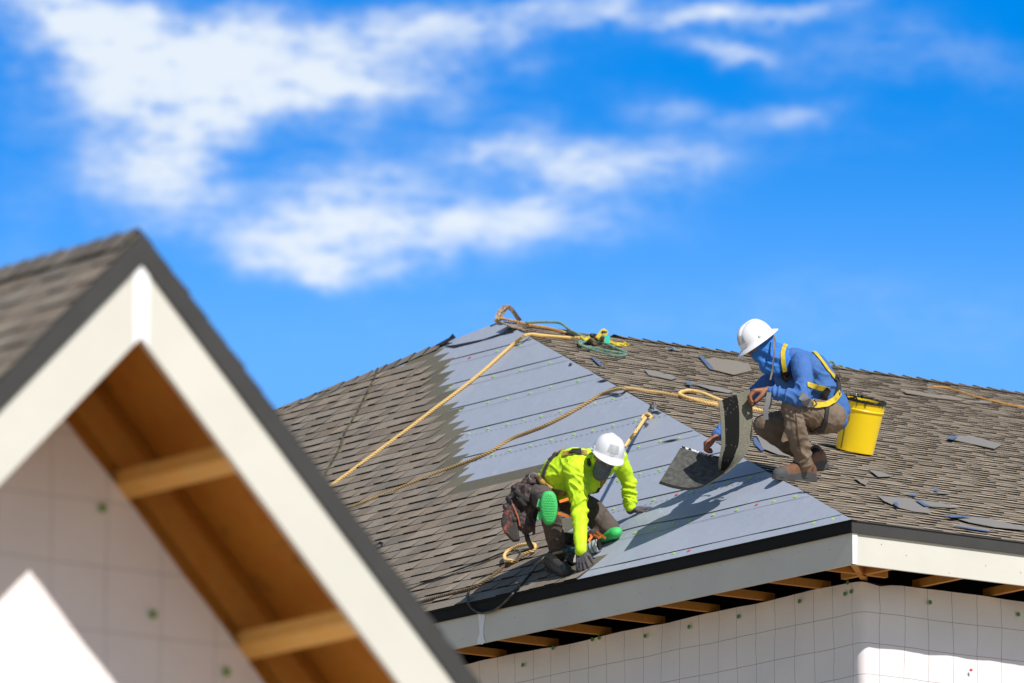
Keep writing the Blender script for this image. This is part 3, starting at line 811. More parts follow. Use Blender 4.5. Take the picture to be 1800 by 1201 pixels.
def hand_prims(wr, d, pn, curl, spread=.14, sc_=1.0, thumb=(.5, .9, .35), side=1, rs=1.0):
    """wrist point, pointing direction, palm normal, per-finger curl in degrees per joint"""
    d = V(d).normalized(); pn = V(pn); pn = (pn-d*pn.dot(d)).normalized(); s_ = d.cross(pn)*side; out = []
    K = []
    for i, x in enumerate((-.033, -.011, .011, .031)):
        k = wr+(d*(.088-.006*abs(i-1))+s_*x)*sc_; K.append(k)
        out.append((wr+s_*x*.6*sc_+d*.012*sc_, .0145*sc_*rs, k, .0115*sc_*rs))
    lens = ((.040, .024, .019), (.044, .028, .021), (.041, .026, .020), (.032, .020, .017))
    for i, k in enumerate(K):
        a = (i-1.5)*spread; dd = (d*math.cos(a)+s_*math.sin(a)).normalized(); p = k; ang = 0
        cs = curl[i] if isinstance(curl[i], (tuple, list)) else (curl[i],)*3
        r = (.0098, .0088, .0078, .0068)
        for j in range(3):
            ang += R(cs[j]); v_ = (dd*math.cos(ang)+pn*math.sin(ang)).normalized()
            q = p+v_*lens[i][j]*sc_; out.append((p, r[j]*sc_*rs, q, r[j+1]*sc_*rs)); p = q
    # thumb from the side of the palm (index side = negative s)
    tb = wr+(d*.022-s_*.026)*sc_; t1 = (d*thumb[0]-s_*thumb[1]+pn*thumb[2]).normalized()
    t2 = (d*(thumb[0]+.6)-s_*thumb[1]*.45+pn*thumb[2]*1.2).normalized()
    a1 = tb+t1*.040*sc_; a2 = a1+t2*.030*sc_; a3 = a2+t2*.022*sc_
    out += [(tb, .0135*sc_*rs, a1, .011*sc_*rs), (a1, .0108*sc_*rs, a2, .0095*sc_*rs), (a2, .0095*sc_*rs, a3, .008*sc_*rs)]
    return out

def head_prims(c, front, up, s=1.0):
    f = V(front).normalized(); u = V(up); u = (u-f*u.dot(f)).normalized(); sd = f.cross(u)
    P = lambda a, b, e: c+(f*a+sd*b+u*e)*s
    return [ (P(-.018, 0, .03), .088*s, P(.012, 0, .025), .084*s, sd, .88),      # skull
             (P(.030, 0, -.01), .066*s, P(.040, 0, -.055), .046*s, sd, .9),       # face to jaw
             (P(.062, 0, -.088), .022*s, P(.058, 0, -.075), .03*s),                # chin
             (P(.085, 0, .008), .010*s, P(.104, 0, -.024), .0135*s),               # nose
             (P(.078, -.03, .022), .014*s, P(.078, .03, .022), .014*s),            # brow
             (P(.084, -.016, -.055), .009*s, P(.084, .016, -.055), .009*s),        # mouth
             (P(.055, -.045, -.02), .02*s, P(.05, .045, -.02), .02*s),             # cheeks
             (P(-.005, -.080, .005), .016*s, P(-.005, -.080, -.025), .012*s, sd, .5),
             (P(-.005, .080, .005), .016*s, P(-.005, .080, -.025), .012*s, sd, .5)]

def helmet(c, front, up, parent, cap=True, s=1.0, marks=True):
    f = V(front).normalized(); u = V(up); u = (u-f*u.dot(f)).normalized(); sd = f.cross(u)
    mb = MB(); NT = 64; v = []; NP = 14
    def dome(th, ph):
        cx, cy = math.cos(th), math.sin(th)
        rf = .128 if cx > 0 else .132
        e = math.cos(ph)**.72; hz_ = math.sin(ph)**.95
        x = rf*cx*e; y = .108*cy*e; z = .128*hz_
        k = 0.0
        if abs(y) < .05 and ph > .12:                                   # raised crown ridge
            k = .0075*math.exp(-(y/.020)**4)
            k += -.003*math.exp(-((abs(y)-.027)/.004)**2)
        p = V((x, y, z)); n_ = V((x/(rf*rf), y/(.0117), z/(.0164))).normalized()
        return p+n_*k
    rows = []
    for j in range(NP+1):
        ph = math.pi/2*(1-j/NP)*.995; rows.append([dome(2*math.pi*i/NT, ph) for i in range(NT)])
    def brim(i, t):
        th = 2*math.pi*i/NT; cx, cy = math.cos(th), math.sin(th)
        if cap: e = .008+.050*max(0, cx)**2.2*(1-.25*abs(cy))+.006*max(0, -cx)
        else: e = .030+.022*max(0, cx)**2+.010*max(0, -cx)**2
        drop = -.010*t-.016*t*t*(max(0, cx)**2 if cap else .8)
        return V(((.128 if cx > 0 else .132)*cx*(1+0)+cx*e*t, .108*cy+cy*e*t, drop))
    for t in (.25, .55, .85, 1.0): rows.append([brim(i, t) for i in range(NT)])
    rows.append([brim(i, 1.0)+V((0, 0, -.004)) for i in range(NT)])
    rows.append([brim(i, .85)+V((0, 0, -.0045)) for i in range(NT)])
    rows.append([brim(i, .0)+V((-math.cos(2*math.pi*i/NT)*.004, -math.sin(2*math.pi*i/NT)*.004, -.008)) for i in range(NT)])
    for j in range(0, NP, 3): rows.append([dome(2*math.pi*i/NT, math.pi/2*(j/NP)*.99)*.965 for i in range(NT)])
    T = lambda p: c+(f*p.x+sd*p.y+u*p.z)*s
    for r_ in rows: v += [T(p) for p in r_]
    fs = []
    for k in range(len(rows)-1): fs += [(k*NT+i, (k+1)*NT+i, (k+1)*NT+(i+1) % NT, k*NT+(i+1) % NT) for i in range(NT)]
    mb.add(v, fs); o = mb.build('hard_hat', M['helmet'], parent, smooth=True)
    if marks:                                                            # front panel sticker, ear-muff slots
        b = MB(); g_ = []
        for i in range(7):
            for j in range(5):
                th = R(-22+44*i/6); ph = R(16+26*j/4); p = dome(th, ph)*1.012; g_.append(T(p+V((.0008, 0, 0))))
        b.add(g_, [(i*5+j, (i+1)*5+j, (i+1)*5+j+1, i*5+j+1) for i in range(6) for j in range(4)]); b.build('sticker', M['helmet_mark'], o, smooth=True)
        for sg in (-1, 1):
            b = MB(); pp = [T(dome(R(sg*78+dx), R(5+dy))*1.035) for dx, dy in ((-6, 0), (6, 0), (6, 6), (-6, 6))]
            b.prism(pp, (sd*sg)*.006*s); b.build('side_slot', M['white'], o)
    return o, f, sd, u

def sole_mesh(name, heel, toe, upn, m, parent, w=.052, h=.03, lift=0):
    """lugged rubber sole standing on the surface; heel and toe on the ground"""
    d = (toe-heel); L = d.length; d.normalize(); upn = (upn-d*upn.dot(d)).normalized(); s_ = d.cross(upn)
    prof = [(0, .55), (.04, .78), (.15, .82), (.35, .70), (.55, .86), (.75, 1.0), (.88, .86), (.96, .55), (1, .22)]
    ol = [heel+d*L*t+s_*w*k for t, k in prof]+[heel+d*L*t-s_*w*k for t, k in prof[::-1]]
    mb = MB(); mb.prism([p+upn*(lift+.008) for p in ol], upn*(h-.008))
    for i in range(10):                                                   # lugs
        t = .04+.09*i
        if .38 < t < .50: continue
        for sg in (-1, 1):
            wd = w*.8; q = heel+d*L*t+s_*sg*wd*.15+upn*lift
            mb.box(q, d*L*.055, s_*sg*wd*.8, upn*.010)
    return mb.build(name, m, parent)

def boot_mesh(heel, toe, upn, ankle, m, msole, parent, w=.050, lift=.030, cap_t=.84, ra=.054):
    """work boot: lofted foot with toe cap, padded shaft up to the ankle, laces"""
    d = toe-heel; L = d.length; d.normalize(); upn = (upn-d*upn.dot(d)).normalized(); s_ = d.cross(upn)
    st = [(.0, .28, .055), (.02, .55, .075), (.08, .76, .092), (.18, .84, .108), (.30, .82, .122), (.42, .80, .112), (.54, .88, .094), (.66, .97, .080), (.78, 1.0, .072), (.88, .94, .064), (.95, .76, .052), (.985, .50, .036), (1.0, .22, .018)]
    def sec(t):
        for a, b in zip(st[:-1], st[1:]):
            if a[0] <= t <= b[0]:
                k = (t-a[0])/(b[0]-a[0]); return a[1]+(b[1]-a[1])*k, a[2]+(b[2]-a[2])*k
        return st[-1][1:]
    def pt(t, th, g=0.0):
        ww, hh = sec(t); c, q = math.cos(th), math.sin(th)
        return heel+d*L*t+s_*(w*ww+g)*math.copysign(abs(c)**.75, c)+upn*(lift+(hh+g)*abs(q)**.8)
    mb = MB(); NT, NS = 40, 22; v = [pt(i/NT, math.pi*j/NS, .0012*noise.noise(V((i*.6, j*.5, 3)))) for i in range(NT+1) for j in range(NS+1)]
    for i in range(NT):
        for j in range(NS):
            f = (i*(NS+1)+j, (i+1)*(NS+1)+j, (i+1)*(NS+1)+j+1, i*(NS+1)+j+1)
            if not mb.f: mb.v = [V(p) for p in v]
            side = min(j, NS-1-j) < 3
            mb.f.append(list(f)); mb.c.append(None); mb.uv.append(None); mb.m.append(1 if (i/NT > cap_t or (side and j*0+min(j, NS-1-j) < 2)) else 0)
    mb.f.append([j for j in range(NS+1)]); mb.c.append(None); mb.uv.append(None); mb.m.append(0)
    mb.f.append([NT*(NS+1)+j for j in range(NS+1)][::-1]); mb.c.append(None); mb.uv.append(None); mb.m.append(1)
    base = heel+d*L*.20+upn*(lift+.07); top = ankle; ax_ = (top-base)
    mb.tube([base-upn*.03, base, base.lerp(top, .45), base.lerp(top, .8), top, top+ax_.normalized()*.012], [ra*.8, ra*.92, ra*.94, ra*1.02, ra*1.05, ra*.9], 24, mi=0)
    mb.tube([base.lerp(top, .86), base.lerp(top, .92), top+ax_.normalized()*.004], [ra*1.07, ra*1.12, ra*1.07], 24, mi=1)
    o = mb.build('boot', [m, msole], parent, smooth=True)
    for i in range(6):                                                   # laces criss-crossing the instep
        t = .26+.055*i; mb = MB(); a = .55
        mb.tube([pt(t+.02, math.pi/2-a, .003), pt(t, math.pi/2-.25, .006), pt(t-.015, math.pi/2+.1, .007), pt(t-.03, math.pi/2+a, .003)], .0034, 6)
        mb.tube([pt(t+.02, math.pi/2+a, .003), pt(t, math.pi/2+.25, .005), pt(t-.015, math.pi/2-.1, .006), pt(t-.03, math.pi/2-a, .003)], .0034, 6)
        mb.build('lace', M['black'], o)
    return o

# ------------------------------------------------------------ YELLOW-SHIRTED ROOFER
Y0 = onA(985, 1003).y
def J(px, py, d): return W(px, py, Y0+d)
def sAp(px, py, h): return onA(px, py)+nA*h
def sBp(px, py, h): return onB(px, py)+nB*h
CAMD = V((0, -math.cos(PITCH), -math.sin(PITCH)))
foot = onA(985, 1008)
py_ = thing('person', 'roofer in lime shirt and white hard hat kneeling with green knee pads near the eave', 'person', foot)
pel = J(957, 866, .16); chest = J(1018, 822, -.02); neck = J(1046, 812, -.10)
shR = J(1010, 828, -.17); elR = J(1019, 898, -.17); tipR = onA(1026, 1004, .0); wrR = J(1021, 968, tipR.y-Y0-.035)
shL = J(1086, 806, .02); elL = J(1106, 850, .10)
gl = onA(1110, 905, .045); wrL = J(1108, 897, gl.y-Y0)
kR = J(962, 884, -.22); hlR = sAp(974, 1003, .074); anR = W(982, 976, hlR.y)
kL = onA(1069, 929, .085); hipR = J(946, 868, .10); hipL = J(992, 872, .20); anL = onA(1012, 950, .06)
hc = J(1066, 803, -.22)
hfront = V((.16, -.80, -.42)); hup = V((.34, -.50, .78))
hdir = V((-.05, -.3, -.95))
handR = hand_prims(wrR+V((0, 0, -.004)), V((.10, -.05, -1)), V((.35, 1.0, -.1)), ((8, 16, 10), (4, 16, 10), (6, 16, 10), (10, 20, 12)), .2, .98, (.6, .8, .3), side=-1, rs=1.1)
handL = hand_prims(wrL, (DB*.8-DA*.15+UA*.45+V((.35, -.1, .0))), -nA, ((6, 14, 8), (4, 12, 8), (5, 12, 8), (8, 14, 8)), .16, 1.06, (.1, 1.0, .15), side=1, rs=1.15)
limbs = [(pel, .105, J(985, 842, .06), .11), (J(985, 842, .06), .11, chest, .125), (chest, .10, neck, .055), (neck, .052, hc, .055),
         (chest, .09, shR, .055), (chest, .085, shL, .055), (shR, .052, elR, .038), (elR, .038, wrR, .026), (shL, .052, elL, .038), (elL, .038, wrL, .026),
         (pel, .10, hipR, .085), (hipR, .07, kR, .048), (kR, .045, anR, .036), (pel, .09, hipL, .07), (hipL, .065, J(1040, 900, .16), .05), (J(1040, 900, .16), .05, kL, .045), (kL, .04, onA(1040, 950, .06), .035), (onA(1040, 950, .06), .035, anL, .03),
         (anR, .032, hlR, .03), (anL, .035, anL+UA*.02-DB*.08, .03)]
blob('body', limbs+handR+handL+head_prims(hc, hfront, hup, 1.0), M['skin'], py_, .0055, 1)
shirt_p = [(J(982, 834, .07), .132, J(1012, 820, .0), .136), (J(968, 856, .14), .128, J(988, 838, .04), .132), (J(988, 838, .04), .132, J(1018, 822, -.03), .138), (J(1018, 822, -.03), .12, J(1036, 812, -.05), .095),
           (J(1018, 826, -.05), .115, shR, .075), (J(1036, 815, -.03), .10, shL, .070), (J(1050, 830, -.06), .075, J(1075, 812, -.02), .07),
           (J(1035, 850, -.02), .075, J(1052, 838, -.04), .06), (J(990, 860, .02), .09, J(1030, 850, -.02), .08),
           (shR, .076, shR.lerp(elR, .55), .068), (shR.lerp(elR, .55), .068, elR, .060), (elR, .059, elR.lerp(wrR, .5), .050), (elR.lerp(wrR, .5), .050, wrR, .041),
           (shL, .068, elL, .050), (elL, .056, elL.lerp(wrL, .5), .049), (elL.lerp(wrL, .5), .049, elL.lerp(wrL, .88), .043), (neck, .062, J(1052, 808, -.15), .055)]
axR = (elR-shR).normalized(); axL = (wrL-elL).normalized()
shirt = blob('shirt', shirt_p, M['hivis'], py_, .0068, 3, folds(
    (elR, .16, (axR+V((.5, 0, .2))).normalized(), .009, 17), (shR+V((.02, 0, -.06)), .13, V((.75, 0, .66)), .008, 20), (J(1018, 940, -.1), .10, V((.5, 0, .85)), .006, 22),
    (J(1106, 868, .12), .11, V((.25, .1, .95)), .008, 24), (J(975, 850, 0), .13, V((.55, 0, .83)), .008, 16), (J(1052, 846, -.05), .09, V((.85, 0, .4)), .007, 20), (J(1000, 830, -.1), .16, V((.85, 0, -.5)), .0045, 12), base=.0035))
trp = [(pel, .125, J(975, 872, .14), .115), (pel, .12, hipR, .105), (hipR, .10, kR, .074), (kR, .072, kR.lerp(anR, .45), .068), (kR.lerp(anR, .45), .068, anR+V((0, 0, .01)), .058),
       (hipL, .105, J(1040, 900, .16), .095), (J(1040, 900, .16), .09, kL, .078), (kL, .07, onA(1040, 950, .06), .062), (onA(1040, 950, .06), .06, anL, .052)]
trous = blob('trousers', trp, M['brown'], py_, .0075, 3, folds(
    (kR, .14, V((.2, 0, 1)).normalized(), .006, 18), (J(980, 950, -.1), .09, V((.1, 0, 1)), .008, 20), (J(1050, 915, .05), .12, V((.8, 0, .6)), .008, 16), base=.004))
blob('glove', [(p0, r0*1.17, p1, r1*1.17) for p0, r0, p1, r1 in handR]+[(wrR+V((0, 0, .02)), .030, wrR, .029)], M['glove'], py_, .0035, 1)
blob('glove', [(p0, r0*1.17, p1, r1*1.17) for p0, r0, p1, r1 in handL]+[(wrL+V((-.01, 0, .03)), .031, wrL, .030)], M['glove'], py_, .0035, 1)
# face mask round the lower face and neck
hf = V(hfront).normalized(); hu = V(hup); hu = (hu-hf*hu.dot(hf)).normalized(); hsd = hf.cross(hu)
HP = lambda a, b, e: hc+hf*a+hsd*b+hu*e
blob('face_mask', [(HP(.030, 0, -.050), .071, HP(.044, 0, -.072), .054, hsd, .88), (HP(.088, 0, -.030), .020, HP(.084, 0, -.07), .024), (HP(.06, 0, -.095), .035, HP(.0, 0, -.11), .06), (HP(-.01, 0, -.07), .060, HP(0, 0, -.12), .060)], M['mask'], py_, .006, 2, folds((HP(.07, 0, -.07), .07, hu, .004, 34), base=.0025))
hat, *_r = helmet(hc+hu*.028, hfront, hup, py_, True, 1.03)
# brow shade: hat band lime chin cord
ty = bvh_of([shirt, trous])
ribbon('hat_cord', catmull([HP(-.02, .10, .03), HP(-.02, .095, -.02), HP(.0, .085, -.07), HP(.0, .09, -.12)], .01), [hsd]*99, .012, .004, M['lime_strap'], py_) if False else None
for pix, w_, mt in ([((1040, 762), (1038, 775), (1039, 790), (1040, 806)), .020, 'lime_strap'],):
    pass
def strap(pix, w_, mt, off=.006, nm='harness_strap'): return ribbon_on(nm, ty, pix, w_, M[mt], py_, off)
strap([(1036, 800), (1037, 815), (1036, 832), (1033, 848), (1030, 858)], .042, 'lime_strap')
strap([(1037, 806), (1037, 820)], .03, 'dark_web', .011, 'strap_pad')
strap([(990, 799), (1004, 797), (1018, 796), (1032, 797)], .04, 'brown_web')
strap([(1004, 795), (1022, 795)], .045, 'blackcloth', .013, 'strap_pad')
strap([(1070, 828), (1064, 838), (1058, 850), (1054, 858)], .036, 'brown_web')
strap([(955, 843), (960, 852), (975, 862), (986, 866), (995, 868)], .036, 'brown_web')
strap([(966, 812), (960, 824), (956, 836), (953, 846)], .034, 'brown')
strap([(985, 797), (974, 803), (966, 811)], .045, 'leather')
b = blob('back_pad', [(J(988, 795, .05), .022, J(1030, 794, .02), .022), (J(975, 802, .10), .022, J(988, 795, .05), .022)], M['brown_web'], py_, .006, 2, folds(base=.006, fs=30))
blob('back_pad', [(J(1000, 793, .03), .018, J(1018, 793, .02), .018)], M['blackcloth'], py_, .006, 1)
# knee pads
def knee_pad(c, nrm, up, w_, h_, parent, m1, m2):
    nrm = V(nrm).normalized(); up = V(up); up = (up-nrm*up.dot(nrm)).normalized(); s_ = nrm.cross(up)
    mb = MB(); n = 36; rings = []
    def ol(t, k): 
        a = 2*math.pi*t; x = math.cos(a); y = math.sin(a); wf = 1.0 if y > 0 else 1-.22*(-y)
        e = .72
        return (s_*w_*k*wf*math.copysign(abs(x)**e, x)+up*h_*k*math.copysign(abs(y)**.85, y))
    v = []
    for (k, z) in ((.96, -.035), (1.0, -.012), (.98, .008), (.90, .018), (.80, .021)): v += [c+ol(i/n, k)+nrm*(z-(.012*(k**2))) for i in range(n)]
    v.append(c+nrm*.018)
    f = []
    for r_ in range(4): f += [(r_*n+i, r_*n+(i+1) % n, (r_+1)*n+(i+1) % n, (r_+1)*n+i) for i in range(n)]
    f += [(4*n+i, 4*n+(i+1) % n, 5*n) for i in range(n)]
    mb.add(v, f); pad = mb.build('knee_pad', m1, parent, smooth=True)
    tr = MB()
    for iy in range(-9, 10):                                              # raised diamond tread
        for ix in range(-4, 5):
            x = (ix+(.5 if iy % 2 else 0))/5.0*w_; y = iy/10.5*h_
            if (x/(w_*.74))**2+(y/(h_*.84))**2 > 1: continue
            q = c+s_*x+up*y+nrm*(.0175-.012*((x/w_)**2+(y/h_)**2))
            tr.add([q+s_*.0085, q+up*.0075, q-s_*.0085, q-up*.0075, q+nrm*.009], [(0, 1, 4), (1, 2, 4), (2, 3, 4), (3, 0, 4)])
    tr.build('tread', m2, pad); return pad
kp = J(965, 893, -.30)
knee_pad(kp, V((.05, -1, -.12)), V((-.02, 0, 1)), .061, .118, py_, M['pad'], M['pad_light'])
blob('knee_pad', [(onA(1058, 944, .05), .050, onA(1082, 937, .055), .050, nA, .80)], M['pad'], py_, .006, 2)
for (a, b2) in ((((945, 884), (953, 886)), .02), (((945, 906), (953, 908)), .02)):
    q = [J(x, y, -.27) for x, y in a]; ribbon('pad_clip', q, [CAMD]*2, .055, .02, M['pad_light'], py_)
for a in (((983, 882), (990, 880), (999, 877)), ((980, 902), (990, 905), (1000, 909))):
    ribbon('knee_strap', [J(x, y, -.26+i*.03) for i, (x, y) in enumerate(a)], [CAMD]*3, .020, .005, M['orange'], py_)
for a in (((1036, 936), (1040, 944), (1034, 952)), ((1048, 934), (1055, 940), (1064, 946)), ((1044, 940), (1052, 946), (1060, 942))):
    p_ = [onA(x, y, .112) for x, y in a]; ribbon('knee_strap', p_, [CAMD]*3, .017, .005, M['orange'], py_)
# boots
hl = onA(969, 1003); to_ = onA(1004, 1012.5)
bt = boot_mesh(hl, to_, nA, anR+UPZ*.015, M['boot_dark'], M['black'], py_, .046, .022)
sole_mesh('sole', hl-(to_-hl).normalized()*.004, to_+(to_-hl).normalized()*.006, nA, M['black'], bt, .049, .024)
hl2 = anL-DB*.06-nA*.05; bt2 = blob('boot', [(anL, .045, anL-DB*.10+UA*.01, .042), (anL-DB*.09, .042, anL-DB*.09+DA*.10, .036)], M['boot_dark'], py_, .007, 2)
# tool pouch and belt on the right hip
pouch = blob('tool_pouch', [(J(912, 862, .02), .055, J(902, 900, 0), .075), (J(902, 900, 0), .075, J(925, 925, -.04), .055), (J(930, 872, 0), .075, J(928, 905, 0), .075), (J(925, 850, .02), .032, J(945, 846, .0), .03), (J(898, 885, -.02), .045, J(905, 915, -.05), .05)],
             M['leather'], py_, .007, 1, folds((J(905, 890, 0), .12, V((.6, 0, .8)), .014, 15), (J(925, 870, 0), .10, V((.8, 0, -.5)), .012, 18), base=.010, fs=22))
blob('phone_case', [(J(907, 866, -.08), .020, J(926, 880, -.10), .020), (J(914, 880, -.10), .018, J(921, 888, -.10), .018)], M['blackcloth'], pouch, .006, 0)
mb = MB(); pk_ = [(884, 905), (888, 893), (896, 888), (903, 900), (910, 922), (914, 950), (902, 952), (886, 935), (880, 918)]
mb.prism([J(x, y, -.10) for x, y in pk_], V((0, .05, 0))); o_ = mb.build('pouch_flap', M['redleather'], pouch)
md = o_.modifiers.new('b', 'BEVEL'); md.width = .012; md.segments = 3
mb = MB(); cr = [(900, 886), (906, 898), (911, 912), (914, 925)]
mb.tube(catmull([J(x, y, -.105) for x, y in cr], .01), .005, 6); mb.build('pouch_edge', M['red_edge'], pouch)
for i, (x, y) in enumerate(((918, 930), (924, 934), (930, 930), (936, 934))):   # torn strips at the pouch bottom
    mb = MB(); a_ = J(x, y-22, -.06); mb.prism([a_, a_+V((.022, 0, 0)), J(x+5, y+4, -.06), J(x, y+8, -.06)], V((0, .006, 0))); mb.build('torn_strip', M['leather'], pouch)
mb = MB(); mb.tube([J(922, 925, -.02), J(928, 950, -.03), J(936, 966, -.02)], .018, 10); mb.build('hammer_handle', M['leather'], pouch)
blob('belt_buckle', [(J(945, 838, -.02), .018, J(955, 850, -.05), .02)], M['brown_web'], py_, .005, 1)
mb = MB(); ring = [J(938+8*math.cos(t), 838+6*math.sin(t), -.02) for t in [i*math.pi/8 for i in range(17)]]; mb.tube(ring, .0045, 6); mb.build('belt_ring', M['metal'], py_)
blob('waist_wrap', [(J(926, 846, .04), .03, J(944, 852, .02), .034), (J(930, 838, .05), .025, J(945, 846, .02), .028)], M['leather'], py_, .006, 1, folds(base=.01, fs=35))
# lower back webbing seen hanging below the chest
blob('chest_strap', [(J(1030, 868, .05), .014, J(1050, 862, .02), .016), (J(1050, 862, .02), .014, J(1060, 848, 0), .012)], M['dark_web'], py_, .005, 1, folds(base=.005, fs=40))

# nail gun in his right hand
NG = thing('nail_gun', 'grey and black coil nail gun lying on the shingles by the gloved hand', 'nail gun', onA(1025, 975))
g0 = onA(1048, 960, .055)
ax = (J(1050, 957, -.0)-J(1010, 968, .06)); ax = V((.85, -.35, .18)).normalized()
def cyl(name, c, ax_, r, L, m, parent, n=24, bev=.2):
    mb = MB(); ks = [(0, r*(1-bev)), (L*.08, r), (L*.92, r), (L, r*(1-bev))]
    mb.tube([c+ax_*k for k, _ in ks], [q for _, q in ks], n); return mb.build(name, m, parent, smooth=False)
cyl('housing', g0-ax*.10, ax, .043, .115, M['tool_grey'], NG)
cyl('end_cap', g0+ax*.012, ax, .034, .02, M['black'], NG)
cyl('cap_ring', g0-ax*.004, ax, .046, .018, M['helmet_mark'], NG)
blob('grip', [(g0-ax*.09, .024, J(1000, 968, .02), .022), (J(1000, 968, .02), .024, J(988, 970, .0), .020)], M['tool_teal'], NG, .005, 1)
cyl('coil_magazine', onA(1006, 985, .05)+V((0, .05, 0)), V((.2, -.9, .3)).normalized(), .040, .05, M['black'], NG)
for k_ in (.02, .045, .07): cyl('housing_rib', g0-ax*k_, ax, .0455, .008, M['tool_teal'], NG)
mb = MB(); mb.box(onA(1028, 972, .02), ax*.05, V((0, .03, 0)), UPZ*.07); mb.build('nose', M['metal'], NG)
mb = MB(); mb.tube([J(988, 970, -.01), J(982, 971.5, -.015), J(976, 973, -.02), J(971, 974, -.02)], [.011, .013, .013, .010], 10); mb.build('hose_fitting', M['brass'], NG)

# air hose: from the gun, looping over the eave and back
def eaveF(px, py, off=.03): return hit(px, py, Cc+oA*off, oA)
hp = [J(971, 974, -.02), J(958, 979, -.03), J(946, 990, -.02), onA(935, 1005, .03), onA(922, 1021, .02), onA(910, 1034, .02), eaveF(898, 1048, .045), eaveF(884, 1062), eaveF(868, 1073), eaveF(848, 1078), eaveF(830, 1070), eaveF(822, 1056, .035), onA(824, 1041, .018), onA(832, 1028, .014),
      onA(850, 1016, .012), onA(880, 1000, .012), onA(905, 985, .012), onA(915, 972, .012), onA(905, 968, .012), onA(880, 978, .012), onA(840, 994, .012), onA(790, 1013, .012), onA(740, 1030, .012), onA(690, 1046, .012), onA(640, 1062, .012)]
mb = MB(); mb.tube(catmull(hp, .02), .0085, 8)
tag(mb.build('air_hose', M['hose'], smooth=True), 'thin black air hose looping from the nail gun down over the fascia edge', 'hose')

# ropes ------------------------------------------------------------
def rA(lst, h=.018): return [onA(x, y, h) for x, y in lst]
def rB(lst, h=.018): return [onB(x, y, h) for x, y in lst]
rope('rope', [onB(1018, 594, .05)]+rB([(1000, 594), (975, 592), (950, 590)], .03)+[hit(934, 588, Cc+nB*.03, nB)]+[hit(921, 591, Cc+nA*.05, nA)]+rA([(905, 603), (880, 625), (850, 652), (815, 680), (770, 714), (720, 752), (670, 789), (620, 826), (580, 855), (545, 880)], .020), .0125, M['rope'],
     'straight pale rope running taut from the yellow webbing across the upper roof to the left')
rope('rope', rB([(1330, 718), (1300, 714), (1262, 709), (1235, 704), (1205, 699), (1170, 692), (1140, 688), (1112, 684)], .016)+[onB(1098, 683, .03), onA(1082, 685, .03)]+rA([(1060, 692), (1035, 706), (1000, 727), (965, 745), (935, 757), (900, 771), (860, 795), (820, 812), (770, 831), (720, 851), (660, 875), (610, 894), (575, 906)], .016), .0125, M['rope_tan'],
     'curving tan rope lying on the grey underlayment from the right slope to the left')
rope('rope', rB([(1340, 722), (1290, 714), (1265, 712), (1240, 708), (1215, 701), (1196, 694), (1198, 689), (1215, 687), (1235, 691), (1252, 698), (1268, 704), (1285, 709)], .030), .012, M['rope'],
     'small tan rope loop on the old shingles left of the held shingle strip')
rope('rope', [PK+V((-.01, -.03, .015))]+rB([(890, 562), (905, 565), (930, 571), (960, 576), (985, 582), (998, 587)], .035), .0105, M['rope_old'],
     'orange-brown twisted rope tied to the roof peak anchor')
rope('rope', [J(1098, 786, .12), W(1108, 772, Y0+.30), W(1120, 756, Y0+.42), onA(1134, 735, .05), onA(1141, 727, .045)], .0115, M['rope'],
     'short lanyard rope from the lime shirted roofer up to the steel anchor')
rope('rope', rA([(1128, 737), (1131, 731), (1138, 728), (1145, 732), (1141, 737)], .05), .010, M['rope'], 'yellow knot of rope at the steel roof anchor')
rope('rope', rA([(700, 1072), (735, 1060), (770, 1050), (808, 1040), (830, 1034), (850, 1024), (872, 1008), (890, 993), (905, 988), (925, 975), (942, 962)], .022), .0125, M['rope_dark'],
     'dirty brown rope under the kneeling roofer running to the eave at left')
rope('rope', rA([(900, 986), (889, 984), (887, 976), (895, 967), (910, 960), (925, 957), (938, 957), (941, 962), (936, 968), (920, 975)], .045), .0120, M['rope'],
     'small yellow rope loop beside the tool pouch')
rope('rope', rB([(985, 568), (960, 566), (940, 566.5), (925, 567.5)], .05)[::-1]+rB([(1000, 579), (1018, 588), (1028, 594)], .03), .0105, M['rope_green'], 'green rope lying behind the orange-brown rope along the ridge', group=None)
rope('rope', rB([(1016, 588), (1030, 594), (1018, 602), (1024, 608), (1045, 612), (1070, 617), (1100, 623), (1085, 626), (1060, 620), (1030, 611), (1022, 604), (1035, 600), (1060, 603), (1085, 613), (1102, 620)], .030), .0100, M['rope_green'],
     'bundle of faded green rope below the yellow webbing on the ridge slope')
rdg = lambda px, py, h: hit(px, py, PK+nB*h, oB)
rope('rope', [rdg(1462, 650, .0), rdg(1456, 640, .0), rdg(1463, 636, .0), rdg(1470, 645, .0), rdg(1478, 643, .0), rdg(1486, 651, .0), rdg(1492, 654, .0)], .0115, M['rope_green'], 'green rope end on the ridge behind the blue shirted roofer')
rope('rope', rB([(1640, 680), (1660, 681), (1680, 686), (1705, 694), (1730, 701), (1765, 709), (1800, 716), (1830, 722)], .02), .008, M['rope_old'], 'thin orange cord lying near the ridge at far right', 'cord')
mb = MB(); mb.tube(catmull(rA([(664, 648), (660, 660), (650, 680), (638, 704), (622, 735), (608, 757), (598, 785), (586, 808), (572, 832), (560, 855)], .02), .03), .009, 7)
tag(mb.build('cable', M['hose'], smooth=True), 'dark thin cable hanging down the shingled slope from the left hip', 'cable')
mb = MB(); mb.tube(catmull(rA([(640, 968), (655, 962), (668, 954), (672, 957), (664, 964), (650, 968)], .02), .01), .008, 7)
tag(mb.build('cable', M['black'], smooth=True), 'small black cable loop on the shingles beside the foreground gable', 'cable')
mb = MB(); mb.tube(catmull(rA([(640, 1048), (700, 1045), (745, 1026), (800, 1004), (850, 986), (885, 972), (905, 968)], .015), .03), .008, 7)
